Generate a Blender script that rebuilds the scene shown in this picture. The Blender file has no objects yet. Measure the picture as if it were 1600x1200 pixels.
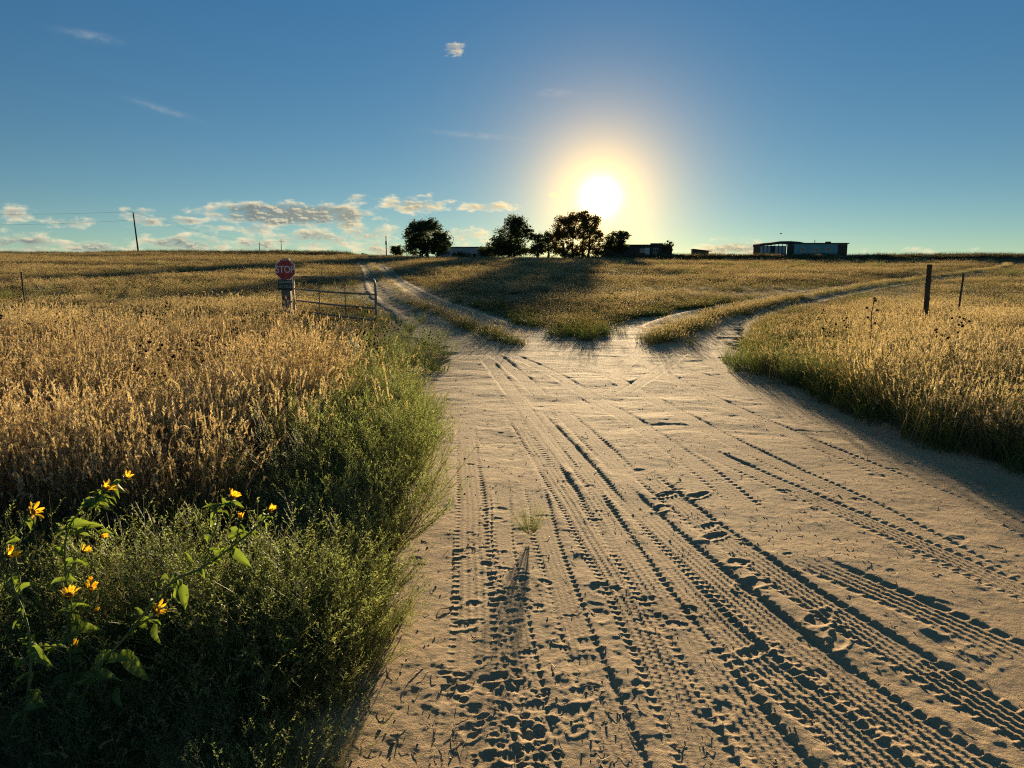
import bpy, math, random
import numpy as np
from mathutils import Vector, Matrix

SC = bpy.context.scene
COL = SC.collection
R = math.radians
random.seed(7)
rng = np.random.default_rng(11)

# ------------------------------------------------------------------ camera
CAM_H, PITCH, FPX = 1.6, R(9.35), 1142.0
cd = bpy.data.cameras.new('camera')
cam = bpy.data.objects.new('camera', cd)
COL.objects.link(cam)
cam.location = (0, 0, CAM_H)
cam.rotation_euler = (R(90) - PITCH, 0, 0)
cd.sensor_width = 36.0
cd.lens = 36.0 * FPX / 1600.0
cd.clip_start = 0.05
cd.clip_end = 20000
SC.camera = cam


def ray(u, v):
    dx, dv = (u - 800) / FPX, (600 - v) / FPX
    return Vector((dx, math.cos(PITCH) + dv * math.sin(PITCH), -math.sin(PITCH) + dv * math.cos(PITCH)))


def at(u, v, Y):
    d = ray(u, v)
    return Vector((0, 0, CAM_H)) + d * (Y / d.y)


# ------------------------------------------------------------------ sun and sky
SUN_DIR = ray(938, 308).normalized()
SUN_EL = math.asin(SUN_DIR.z)
SUN_AZ = math.atan2(SUN_DIR.x, SUN_DIR.y)
sd = bpy.data.lights.new('sun', 'SUN')
sd.energy = 2.7
sd.angle = R(0.9)
sd.color = (1.0, 0.765, 0.455)
sun = bpy.data.objects.new('sun', sd)
COL.objects.link(sun)
sun.rotation_euler = SUN_DIR.to_track_quat('Z', 'Y').to_euler()

SC.view_settings.view_transform = 'Standard'
SC.view_settings.look = 'None'
SC.view_settings.gamma = 1.0
SC.view_settings.use_curve_mapping = False
SC.view_settings.exposure = 2.25
SC.cycles.use_denoising = False      # fine grass keeps its edges
SC.cycles.pixel_filter_type = 'BLACKMAN_HARRIS'
SC.cycles.filter_width = 1.15
SC.cycles.max_bounces = 10
SC.cycles.diffuse_bounces = 6
SC.cycles.transmission_bounces = 6
SC.cycles.transparent_max_bounces = 6
SC.cycles.caustics_reflective = False
SC.cycles.caustics_refractive = False


class NT:
    """small helper for shader node trees"""
    def __init__(self, tree):
        self.t = tree
        tree.nodes.clear()

    def n(self, typ, **kw):
        nd = self.t.nodes.new(typ)
        for k, v in kw.items():
            setattr(nd, k, v)
        return nd

    def put(self, sock, val):
        if val is None:
            return
        if isinstance(val, bpy.types.NodeSocket):
            self.t.links.new(val, sock)
        else:
            sock.default_value = val

    def m(self, op, a, b=None, c=None, clamp=False):
        nd = self.n('ShaderNodeMath', operation=op)
        nd.use_clamp = clamp
        for s, v in zip(nd.inputs, (a, b, c)):
            self.put(s, v)
        return nd.outputs[0]

    def vm(self, op, a, b=None):
        nd = self.n('ShaderNodeVectorMath', operation=op)
        self.put(nd.inputs[0], a)
        self.put(nd.inputs[1], b)
        return nd.outputs['Value'] if op in ('DOT_PRODUCT', 'LENGTH') else nd.outputs[0]

    def mix(self, fac, a, b, blend='MIX'):
        nd = self.n('ShaderNodeMix', data_type='RGBA', blend_type=blend)
        self.put(nd.inputs[0], fac)
        self.put(nd.inputs[6], a)
        self.put(nd.inputs[7], b)
        return nd.outputs[2]

    def ramp(self, fac, lo, hi, a=0.0, b=1.0, smooth=True):
        nd = self.n('ShaderNodeMapRange')
        nd.interpolation_type = 'SMOOTHSTEP' if smooth else 'LINEAR'
        for i, v in enumerate((fac, lo, hi, a, b)):
            self.put(nd.inputs[i], v)
        return nd.outputs[0]

    def noise(self, vec, scale, detail=4.0, rough=0.55, out='Fac'):
        nd = self.n('ShaderNodeTexNoise')
        self.put(nd.inputs['Vector'], vec)
        nd.inputs['Scale'].default_value = scale
        nd.inputs['Detail'].default_value = detail
        nd.inputs['Roughness'].default_value = rough
        return nd.outputs[out]

    def xyz(self, x, y, z=0.0):
        nd = self.n('ShaderNodeCombineXYZ')
        for s, v in zip(nd.inputs, (x, y, z)):
            self.put(s, v)
        return nd.outputs[0]


world = bpy.data.worlds.new('World')
SC.world = world
world.use_nodes = True
w = NT(world.node_tree)
sky = w.n('ShaderNodeTexSky', sky_type='NISHITA')
sky.sun_disc = False
sky.sun_elevation = SUN_EL
sky.sun_rotation = SUN_AZ
sky.altitude = 1600
sky.air_density = 0.5
sky.dust_density = 0.05
sky.ozone_density = 1.0
tc = w.n('ShaderNodeTexCoord').outputs['Generated']
sep = w.n('ShaderNodeSeparateXYZ')
w.put(sep.inputs[0], tc)
DEG = 180 / math.pi
az = w.m('MULTIPLY', w.m('ARCTAN2', sep.outputs[0], sep.outputs[1]), DEG)
el = w.m('MULTIPLY', w.m('ARCSINE', sep.outputs[2]), DEG)
cosang = w.vm('DOT_PRODUCT', tc, tuple(SUN_DIR))
ang = w.m('MULTIPLY', w.m('ARCCOSINE', w.m('MINIMUM', cosang, 0.999999)), DEG)
# colour multiply that dims the clear sky and tints it by elevation
sky_dim = w.mix(w.ramp(el, 1.0, 19.0, 0.0, 1.0, False), (0.305, 0.33, 0.25, 1), (0.25, 0.475, 0.53, 1))
skyc = w.mix(1.0, sky.outputs[0], sky_dim, 'MULTIPLY')

# clouds: (u, v, ru, rv, strength) given as directions
CL = [(455, 335, 118, 13, 1.5), (395, 357, 30, 8, .8), (520, 346, 60, 11, .9), (648, 320, 52, 10, .9), (760, 323, 44, 6, .85),
      (105, 348, 28, 5, .8), (22, 334, 22, 8, .7), (212, 334, 22, 7, .8), (226, 347, 24, 6, .75), (285, 345, 34, 5, .75),
      (330, 356, 26, 5, .65), (30, 382, 60, 11, .9), (150, 387, 50, 9, .85), (290, 381, 70, 10, .9), (400, 386, 40, 12, .8),
      (490, 374, 80, 13, .85), (575, 366, 50, 11, .8), (590, 388, 40, 12, .8), (560, 312, 15, 6, .7), (720, 368, 50, 12, .7),
      (1145, 386, 50, 10, 1.1), (1430, 391, 60, 3, .5), (706, 76, 15, 7, 0.9), (870, 305, 16, 3, .7)]
ae = w.xyz(az, el, 0.0)
vec = w.vm('MULTIPLY', ae, (0.45, 1.0, 0.0))
nz = w.noise(vec, 1.55, 5.0, 0.6)
nzl = w.noise(w.vm('ADD', vec, (0.07, 0.13, 0.0)), 1.55, 4.0, 0.66)
mask = None
for (u, v, ru, rv, s) in CL:
    d = ray(u, v).normalized()
    a0, e0 = math.atan2(d.x, d.y) * DEG, math.asin(d.z) * DEG
    kx, ky = FPX / DEG / (ru * 1.25), FPX / DEG / (rv * 1.6)
    nd = w.n('ShaderNodeVectorMath', operation='MULTIPLY_ADD')
    w.put(nd.inputs[0], ae)
    nd.inputs[1].default_value = (kx, ky, 0)
    nd.inputs[2].default_value = (-a0 * kx, -e0 * ky, 0)
    g = w.m('MULTIPLY_ADD', w.vm('DOT_PRODUCT', nd.outputs[0], nd.outputs[0]), -s, s)
    mask = g if mask is None else w.m('MAXIMUM', mask, g)
# the same broken band goes on round the rest of the horizon
band = w.m('SUBTRACT', w.m('MULTIPLY', w.ramp(w.m('ABSOLUTE', az), 38.0, 50.0), w.ramp(el, 0.5, 5.5, 2.1, -0.6)), 2.2)
mask = w.m('MAXIMUM', w.m('MAXIMUM', mask, band), -2.2)
dens = w.m('ADD', w.m('MULTIPLY', w.m('SUBTRACT', nz, 0.53), 4.6), mask)
densl = w.m('ADD', w.m('MULTIPLY', w.m('SUBTRACT', nzl, 0.53), 4.6), mask)
cov = w.ramp(dens, -0.05, 1.2, 0.0, 0.95)
core = w.ramp(w.m('ADD', w.m('MULTIPLY', mask, 0.75), w.m('MULTIPLY', dens, 0.25)), 0.35, 1.0)
lit = w.ramp(w.m('SUBTRACT', dens, densl), -0.05, 0.55)
near = w.ramp(ang, 3.0, 34.0, 1.0, 0.0)
cb = w.mix(near, (3.9, 3.4, 2.3, 1), (4.8, 3.9, 2.3, 1))
cshade = w.mix(near, (0.72, 0.92, 0.98, 1), (1.9, 1.8, 1.3, 1))
cc = w.mix(w.m('MULTIPLY', core, w.m('SUBTRACT', 1.0, w.m('MULTIPLY', lit, 0.6))), cb, cshade)
# two thin cirrus streaks
cir = None
for (u0, v0, u1, v1, wd) in [(80, 45, 195, 66, 5), (192, 151, 318, 191, 4), (830, 144, 905, 146, 5), (650, 203, 830, 219, 4)]:
    d0, d1 = ray(u0, v0).normalized(), ray(u1, v1).normalized()
    a0, e0 = math.atan2(d0.x, d0.y) * DEG, math.asin(d0.z) * DEG
    a1, e1 = math.atan2(d1.x, d1.y) * DEG, math.asin(d1.z) * DEG
    L = math.hypot(a1 - a0, e1 - e0)
    tx, ty = (a1 - a0) / L, (e1 - e0) / L
    da, de = w.m('SUBTRACT', az, (a0 + a1) / 2), w.m('SUBTRACT', el, (e0 + e1) / 2)
    t = w.m('MULTIPLY', w.m('ADD', w.m('MULTIPLY', da, tx), w.m('MULTIPLY', de, ty)), 2 / L)
    s = w.m('MULTIPLY', w.m('ADD', w.m('MULTIPLY', da, -ty), w.m('MULTIPLY', de, tx)), FPX / DEG / wd)
    g = w.m('EXPONENT', w.m('MULTIPLY', w.m('ADD', w.m('MULTIPLY', s, s), w.m('MULTIPLY', w.m('MULTIPLY', t, t), 2.2)), -1.0))
    cir = g if cir is None else w.m('MAXIMUM', cir, g)
cir = w.m('MULTIPLY', cir, w.ramp(w.noise(vec, 2.6, 5.0), 0.3, 0.7, 0.05, 0.34))
skyc = w.mix(cir, skyc, (1.9, 2.1, 2.2, 1))
skyc = w.mix(cov, skyc, cc)
# the glare of the low sun in the dusty air round it
g1 = w.m('EXPONENT', w.m('MULTIPLY', w.m('POWER', w.m('MULTIPLY', ang, 1 / 1.1), 2.0), -1.0))
g2 = w.m('EXPONENT', w.m('MULTIPLY', ang, -1 / 2.8))
glow = w.mix(1.0, (0, 0, 0, 1), (0, 0, 0, 1))
for g, c in ((g1, (15, 13, 9)), (g2, (12.0, 6.4, 0.5))):
    nd = w.n('ShaderNodeVectorMath', operation='SCALE')
    nd.inputs[0].default_value = c
    w.put(nd.inputs['Scale'], g)
    glow = w.vm('ADD', glow, nd.outputs[0])
tot = w.vm('ADD', skyc, glow)
bg = w.n('ShaderNodeBackground')
w.put(bg.inputs[0], tot)
bg.inputs[1].default_value = 0.05
out = w.n('ShaderNodeOutputWorld')
w.t.links.new(bg.outputs[0], out.inputs[0])

# ------------------------------------------------------------------ helpers


def tag(o, label=None, cat=None, group=None, kind=None):
    for k, v in (('label', label), ('category', cat), ('group', group), ('kind', kind)):
        if v:
            o[k] = v
    return o


def empty(name, loc=(0, 0, 0), rz=0.0):
    o = bpy.data.objects.new(name, None)
    COL.objects.link(o)
    o.location = loc
    o.rotation_euler = (0, 0, rz)
    o.empty_display_size = 0.1
    return o


class MB:
    def __init__(self):
        self.v, self.f, self.mi = [], [], []
        self.cur = 0

    def add(self, vs, fs):
        b = len(self.v)
        self.v.extend([tuple(p) for p in vs])
        self.f.extend([tuple(b + i for i in f) for f in fs])
        self.mi.extend([self.cur] * len(fs))

    def box(self, c, s, rz=0.0, rx=0.0):
        cx, cy, cz = c
        hx, hy, hz = s[0] / 2, s[1] / 2, s[2] / 2
        Mx = Matrix.Rotation(rz, 3, 'Z') @ Matrix.Rotation(rx, 3, 'X')
        vs = [Mx @ Vector((x, y, z)) + Vector(c) for x in (-hx, hx) for y in (-hy, hy) for z in (-hz, hz)]
        self.add(vs, [(0, 1, 3, 2), (4, 6, 7, 5), (0, 4, 5, 1), (2, 3, 7, 6), (0, 2, 6, 4), (1, 5, 7, 3)])

    def tube(self, pts, rad, n=8, cap=True):
        pts = [Vector(p) for p in pts]
        if not hasattr(rad, '__len__'):
            rad = [rad] * len(pts)
        b = len(self.v)
        prev = None
        for i, p in enumerate(pts):
            t = (pts[min(i + 1, len(pts) - 1)] - pts[max(i - 1, 0)]).normalized()
            if prev is None:
                a = t.orthogonal().normalized()
            else:
                a = (prev - t * prev.dot(t))
                a = a.normalized() if a.length > 1e-6 else t.orthogonal().normalized()
            prev = a
            c = t.cross(a)
            for k in range(n):
                an = 2 * math.pi * k / n
                self.v.append(tuple(p + (a * math.cos(an) + c * math.sin(an)) * rad[i]))
        for i in range(len(pts) - 1):
            for k in range(n):
                k2 = (k + 1) % n
                self.f.append((b + i * n + k, b + i * n + k2, b + (i + 1) * n + k2, b + (i + 1) * n + k))
                self.mi.append(self.cur)
        if cap:
            self.f.append(tuple(b + k for k in range(n))[::-1])
            self.f.append(tuple(b + (len(pts) - 1) * n + k for k in range(n)))
            self.mi += [self.cur] * 2

    def strip(self, pts, side, widths):
        b = len(self.v)
        for p, wd in zip(pts, widths):
            self.v.append(tuple(p - side * wd / 2))
            self.v.append(tuple(p + side * wd / 2))
        for i in range(len(pts) - 1):
            self.f.append((b + 2 * i, b + 2 * i + 1, b + 2 * i + 3, b + 2 * i + 2))
            self.mi.append(self.cur)

    def quad(self, c, a, b):
        c, a, b = Vector(c), Vector(a), Vector(b)
        self.add([c - a - b, c + a - b, c + a + b, c - a + b], [(0, 1, 2, 3)])

    def mesh(self, name, mats, smooth=False):
        me = bpy.data.meshes.new(name)
        me.from_pydata(self.v, [], self.f)
        for m in (mats if isinstance(mats, (list, tuple)) else [mats]):
            me.materials.append(m)
        if any(self.mi):
            me.polygons.foreach_set('material_index', self.mi)
        if smooth:
            me.polygons.foreach_set('use_smooth', [True] * len(me.polygons))
        me.update()
        return me

    def build(self, name, mats, parent=None, smooth=False, bevel=0.0):
        o = bpy.data.objects.new(name, self.mesh(name, mats, smooth))
        COL.objects.link(o)
        if parent:
            o.parent = parent
        if bevel:
            md = o.modifiers.new('bevel', 'BEVEL')
            md.width = bevel
            md.segments = 2
        return o


def hash2(ix, iy, seed):
    h = (ix.astype(np.int64) * 374761393 + iy.astype(np.int64) * 668265263 + seed * 974634777) & 0xFFFFFFFF
    h = ((h ^ (h >> 13)) * 1274126177) & 0xFFFFFFFF
    h = h ^ (h >> 16)
    return (h & 0xFFFFFF) / float(0xFFFFFF)


def vn(x, y, seed=0):
    ix, iy = np.floor(x), np.floor(y)
    fx, fy = x - ix, y - iy
    fx, fy = fx * fx * (3 - 2 * fx), fy * fy * (3 - 2 * fy)
    a, b = hash2(ix, iy, seed), hash2(ix + 1, iy, seed)
    c, d = hash2(ix, iy + 1, seed), hash2(ix + 1, iy + 1, seed)
    return (a + (b - a) * fx) * (1 - fy) + (c + (d - c) * fx) * fy - 0.5


def fbm(x, y, seed=0, o=4):
    r, a = 0, 1.0
    for i in range(o):
        r = r + a * vn(x, y, seed + i * 17)
        x, y, a = x * 2.03 + 5.1, y * 2.03 + 1.7, a * 0.5
    return r


def ss(x, a, b):
    t = np.clip((x - a) / (b - a), 0, 1)
    return t * t * (3 - 2 * t)


# ------------------------------------------------------------------ materials


def mat_base(name):
    m = bpy.data.materials.new(name)
    m.use_nodes = True
    return m, NT(m.node_tree)


def mat_plain(name, col, rough=0.7, metal=0.0, var=0.25, scale=6.0, bump=0.0, col2=None, spec=0.3):
    m, t = mat_base(name)
    b = t.n('ShaderNodeBsdfPrincipled')
    tcn = t.n('ShaderNodeTexCoord').outputs['Object']
    nzv = t.noise(tcn, scale, 5.0)
    c2 = col2 or tuple(c * (1 - var) for c in col)
    t.put(b.inputs['Base Color'], t.mix(t.ramp(nzv, 0.35, 0.68), (*col, 1), (*c2, 1)))
    t.put(b.inputs['Roughness'], t.ramp(nzv, 0.3, 0.7, rough - 0.08, min(1, rough + 0.1)))
    b.inputs['Metallic'].default_value = metal
    b.inputs['Specular IOR Level'].default_value = spec
    if bump:
        bn = t.n('ShaderNodeBump')
        bn.inputs['Strength'].default_value = bump
        bn.inputs['Distance'].default_value = 0.01
        t.put(bn.inputs['Height'], t.noise(tcn, scale * 6, 4.0))
        t.put(b.inputs['Normal'], bn.outputs[0])
    o = t.n('ShaderNodeOutputMaterial')
    t.t.links.new(b.outputs[0], o.inputs[0])
    return m


def mat_leaf(name, col, col2, trans=0.45, rough=0.6, inst=False, tcol=None, spec=0.25, grad=None):
    """thin plant tissue: reflects and lets light through"""
    m, t = mat_base(name)
    if inst:
        a = t.n('ShaderNodeAttribute', attribute_type='INSTANCER', attribute_name='tint')
        f = a.outputs['Fac']
    else:
        f = t.noise(t.n('ShaderNodeTexCoord').outputs['Object'], 2.5, 3.0)
        f = t.ramp(f, 0.35, 0.65)
    c = t.mix(f, (*col, 1), (*col2, 1))
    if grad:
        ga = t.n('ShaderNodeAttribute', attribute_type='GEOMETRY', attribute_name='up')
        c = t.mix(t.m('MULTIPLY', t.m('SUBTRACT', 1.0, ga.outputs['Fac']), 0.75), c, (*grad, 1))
    d = t.n('ShaderNodeBsdfPrincipled')
    t.put(d.inputs['Base Color'], c)
    d.inputs['Roughness'].default_value = rough
    d.inputs['Specular IOR Level'].default_value = spec
    tr = t.n('ShaderNodeBsdfTranslucent')
    t.put(tr.inputs[0], t.mix(1.0, c, (*(tcol or (1.25, 1.15, 0.8)), 1), 'MULTIPLY'))
    mx = t.n('ShaderNodeMixShader')
    mx.inputs[0].default_value = trans
    t.t.links.new(d.outputs[0], mx.inputs[1])
    t.t.links.new(tr.outputs[0], mx.inputs[2])
    o = t.n('ShaderNodeOutputMaterial')
    t.t.links.new(mx.outputs[0], o.inputs[0])
    return m


def mat_sand():
    m, t = mat_base('sand')
    p = t.n('ShaderNodeNewGeometry').outputs['Position']
    b = t.n('ShaderNodeBsdfPrincipled')
    n1 = t.noise(p, 0.9, 6.0, 0.6)
    n2 = t.noise(p, 9.0, 5.0, 0.65)
    n3 = t.noise(p, 220.0, 2.0, 0.6)
    c = t.mix(t.ramp(n1, 0.35, 0.68), (0.585, 0.41, 0.22, 1), (0.475, 0.325, 0.17, 1))
    c = t.mix(t.m('MULTIPLY', t.ramp(n2, 0.52, 0.72), 0.5), c, (0.35, 0.235, 0.125, 1))
    c = t.mix(t.ramp(n3, 0.3, 0.75, 0.0, 0.6), c, (0.60, 0.43, 0.25, 1))
    c = t.mix(t.ramp(t.noise(t.vm('MULTIPLY', p, (0.5, 1.1, 1.0)), 0.8, 5.0, 0.65), 0.50, 0.68, 0.0, 0.75), c, (0.31, 0.205, 0.112, 1))
    t.put(b.inputs['Base Color'], c)
    b.inputs['Roughness'].default_value = 0.9
    b.inputs['Specular IOR Level'].default_value = 0.2
    h = t.m('ADD', t.m('MULTIPLY', t.noise(p, 55.0, 5.0, 0.7), 0.010), t.m('MULTIPLY', n3, 0.003))
    bn = t.n('ShaderNodeBump')
    bn.inputs['Strength'].default_value = 0.55
    bn.inputs['Distance'].default_value = 1.0
    t.put(bn.inputs['Height'], h)
    t.put(b.inputs['Normal'], bn.outputs[0])
    o = t.n('ShaderNodeOutputMaterial')
    t.t.links.new(b.outputs[0], o.inputs[0])
    return m


def mat_soil():
    m, t = mat_base('soil_and_litter')
    p = t.n('ShaderNodeNewGeometry').outputs['Position']
    b = t.n('ShaderNodeBsdfPrincipled')
    n1 = t.noise(p, 0.25, 6.0, 0.6)
    n2 = t.noise(p, 6.0, 6.0, 0.7)
    c = t.mix(t.ramp(n1, 0.35, 0.65), (0.30, 0.225, 0.115, 1), (0.235, 0.185, 0.085, 1))
    c = t.mix(t.ramp(n2, 0.4, 0.65, 0.0, 0.7), c, (0.36, 0.285, 0.16, 1))
    t.put(b.inputs['Base Color'], c)
    b.inputs['Roughness'].default_value = 0.95
    b.inputs['Specular IOR Level'].default_value = 0.1
    bn = t.n('ShaderNodeBump')
    bn.inputs['Strength'].default_value = 0.8
    bn.inputs['Distance'].default_value = 0.05
    t.put(bn.inputs['Height'], n2)
    t.put(b.inputs['Normal'], bn.outputs[0])
    o = t.n('ShaderNodeOutputMaterial')
    t.t.links.new(b.outputs[0], o.inputs[0])
    return m


SAND, SOIL = mat_sand(), mat_soil()

# ------------------------------------------------------------------ terrain


def hgt(x, y):
    x = np.asarray(x, float)
    y = np.asarray(y, float)
    zc = 3.55 - 0.75 * ss(x, -45, -12) - 0.62 * ss(x, 0, 40)
    t = np.clip((y - 21) / 129.0, 0, 1)
    z = zc * (t * t / (t + 0.10)) * 1.10
    z = np.where(y > 150, zc - 0.012 * (np.minimum(y, 650) - 150), z)
    bank = 0.80 * ss(x, 14, 30) * ss(y, 132.5 + 2 * np.sin(x * .05), 136.5 + 2 * np.sin(x * .05)) * (1 - ss(y, 175, 260))
    und = fbm(x * 0.045, y * 0.06, 5, 3) * 0.55 * ss(y, 24, 70) * (1 - ss(y, 170, 300) * 0.5)
    return z + bank + und * 0.6


def ground_at(u, v):
    d = ray(u, v)
    o = Vector((0, 0, CAM_H))
    lo, s = 0.5, 0.5
    while s < 400:
        p = o + d * s
        if p.z < float(hgt(p.x, p.y)):
            break
        lo = s
        s *= 1.01
    hi = s
    for _ in range(30):
        m = (lo + hi) / 2
        p = o + d * m
        if p.z < float(hgt(p.x, p.y)):
            hi = m
        else:
            lo = m
    p = o + d * hi
    return (p.x, p.y)


# outline of the bare sand (clockwise), traced on the ground
SAND_PX = [(520, 1200), (590, 1100), (640, 1010), (690, 870), (685, 760), (663, 700), (683, 650), (678, 600), (712, 566), (700, 524), (664, 492),
           (722, 480), (800, 506), (860, 524), (918, 532), (945, 526), (972, 512), (1015, 497), (1075, 484), (1175, 474), (1130, 512), (1122, 542),
           (1160, 582), (1250, 628), (1400, 692), (1600, 748)]
SAND_POLY = [ground_at(*p) for p in SAND_PX]
SAND_POLY = [(-0.45, -12.0), (-0.5, 0.8)] + SAND_POLY + [(7.5, 4.1), (10.0, 1.5), (11.0, -12.0)]


def poly_sd(x, y, poly):
    """signed distance, positive inside"""
    best = np.full(x.shape, 1e9)
    ins = np.zeros(x.shape, bool)
    n = len(poly)
    for i in range(n):
        x0, y0 = poly[i]
        x1, y1 = poly[(i + 1) % n]
        ex, ey = x1 - x0, y1 - y0
        t = np.clip(((x - x0) * ex + (y - y0) * ey) / (ex * ex + ey * ey + 1e-12), 0, 1)
        best = np.minimum(best, (x - x0 - t * ex) ** 2 + (y - y0 - t * ey) ** 2)
        c = ((y0 > y) != (y1 > y)) & (x < (x1 - x0) * (y - y0) / (y1 - y0 + 1e-12) + x0)
        ins ^= c
    d = np.sqrt(best)
    return np.where(ins, d, -d)


def line_dist(x, y, pl):
    best = np.full(x.shape, 1e9)
    for (x0, y0), (x1, y1) in zip(pl[:-1], pl[1:]):
        ex, ey = x1 - x0, y1 - y0
        t = np.clip(((x - x0) * ex + (y - y0) * ey) / (ex * ex + ey * ey + 1e-12), 0, 1)
        best = np.minimum(best, (x - x0 - t * ex) ** 2 + (y - y0 - t * ey) ** 2)
    return np.sqrt(best)


def smooth_line(pl, step=0.6):
    P = [Vector((*p, 0)) for p in pl]
    P = [P[0] * 2 - P[1]] + P + [P[-1] * 2 - P[-2]]
    outp = []
    for i in range(1, len(P) - 2):
        n = max(2, int((P[i + 1] - P[i]).length / step))
        for k in range(n):
            t = k / n
            a, b, c, d = P[i - 1], P[i], P[i + 1], P[i + 2]
            q = 0.5 * ((2 * b) + (c - a) * t + (2 * a - 5 * b + 4 * c - d) * t * t + (3 * b - a - 3 * c + d) * t ** 3)
            outp.append((q.x, q.y))
    outp.append((P[-2].x, P[-2].y))
    return outp


BR_L = smooth_line([ground_at(u, v) for u, v in [(790, 548), (735, 518), (680, 488), (640, 470), (612, 450), (595, 432), (583, 418), (573, 409)]])
BR_R = smooth_line([ground_at(u, v) for u, v in [(1030, 548), (1075, 518), (1140, 490), (1250, 467), (1350, 449), (1450, 434), (1520, 424), (1570, 416), (1583, 411)]] + [(96.0, 128.0), (88.0, 140.0), (84, 155), (90, 175)])


def edge_noise(x, y):
    return fbm(x * 0.9, y * 0.9, 3, 4) * 0.55


def sand_sd(x, y):
    return poly_sd(x, y, SAND_POLY) + edge_noise(x, y) * np.clip(y / 8, 0.35, 1.2)


def rut_mask(x, y):
    """1 in the bare wheel lines of the two tracks beyond the sand"""
    m = np.zeros(x.shape)
    for br in (BR_L, BR_R):
        d = line_dist(x, y, br) + fbm(x * .5, y * .5, 9, 2) * 0.18
        m = np.maximum(m, np.exp(-((d - 0.85) / 0.42) ** 2))
        m = np.maximum(m, 0.0)
    return m


def grid_mesh(name, X, Y, Z, mat, keep=None, smooth=True):
    nr, nc = X.shape
    co = np.stack([X, Y, Z], -1).reshape(-1, 3).astype(np.float32)
    i = np.arange(nr * nc).reshape(nr, nc)
    q = np.stack([i[:-1, :-1], i[:-1, 1:], i[1:, 1:], i[1:, :-1]], -1).reshape(-1, 4)
    if keep is not None:
        kf = (keep[:-1, :-1] | keep[:-1, 1:] | keep[1:, 1:] | keep[1:, :-1]).reshape(-1)
        q = q[kf]
        used = np.zeros(nr * nc, bool)
        used[q.ravel()] = True
        remap = np.cumsum(used) - 1
        co = co[used]
        q = remap[q]
    me = bpy.data.meshes.new(name)
    me.vertices.add(len(co))
    me.vertices.foreach_set('co', co.ravel())
    me.loops.add(q.size)
    me.loops.foreach_set('vertex_index', q.ravel().astype(np.int32))
    me.polygons.add(len(q))
    me.polygons.foreach_set('loop_start', np.arange(0, q.size, 4, dtype=np.int32))
    if smooth:
        me.polygons.foreach_set('use_smooth', np.ones(len(q), bool))
    me.update(calc_edges=True)
    me.materials.append(mat)
    o = bpy.data.objects.new(name, me)
    COL.objects.link(o)
    return o


# the ground sheet, out to the horizon
s = np.linspace(-1, 1, 361)
gx = np.sinh(s * 6.2) / math.sinh(6.2) * 4000
s = np.linspace(0, 1, 520)
gy = -40 + (np.sinh(s * 5.6) / math.sinh(5.6)) * 6000
gy = np.concatenate([np.linspace(-40, -4, 10), 0.0 + np.sinh(np.linspace(-0.02, 1, 520) * 6.6) / math.sinh(6.6) * 6000])
gy = np.unique(gy)
X, Y = np.meshgrid(gx, gy)
Z = hgt(X, Y)
sdg = poly_sd(X, Y, SAND_POLY)
Z = Z - 0.10 * ss(sdg, -1.15, -0.5) * ss(Y, 0.9, 1.5) + 0.03 * fbm(X * 1.3, Y * 1.3, 8, 3)
tag(grid_mesh('ground', X, Y, Z, SOIL), kind='structure')

# sand with its wheel tracks, from the camera to the fork
yr = np.exp(np.linspace(math.log(1.25), math.log(27.5), 1300))
uc = np.concatenate([np.linspace(-0.42, -0.12, 90, endpoint=False), np.linspace(-0.12, 0.60, 460, endpoint=False), np.linspace(0.60, 0.86, 90)])
U, Y = np.meshgrid(uc, yr)
X = U * (Y + 1.2)
SD = sand_sd(X, Y)
Z = hgt(X, Y)
rel = fbm(X * 0.55, Y * 0.8, 21, 3) * 0.013 + fbm(X * 2.6, Y * 3.4, 22, 3) * 0.006 + fbm(X * 13, Y * 15, 23, 3) * 0.0019
rough_patch = ss(fbm(X * 0.8, Y * 0.8, 31, 2), -0.05, 0.35)
rel = rel + rough_patch * (fbm(X * 24, Y * 26, 24, 2) * 0.0020 + 0.005 * np.maximum(0, vn(X * 17, Y * 17, 26) - .33))
rel = rel + fbm(X * 34, Y * 36, 27, 2) * 0.0012 * (1 - ss(Y, 9, 16))
# flow-like drifts across the junction, as wind leaves them
XW, YW = X + 1.1 * fbm(X * .6, Y * .6, 28, 3), Y + 1.0 * fbm(X * .55, Y * .7, 29, 3)
rel = rel + ss(Y, 5, 8) * fbm(.64 * XW - 1.2 * YW, .48 * XW + 1.6 * YW, 25, 4) * 0.018

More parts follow.
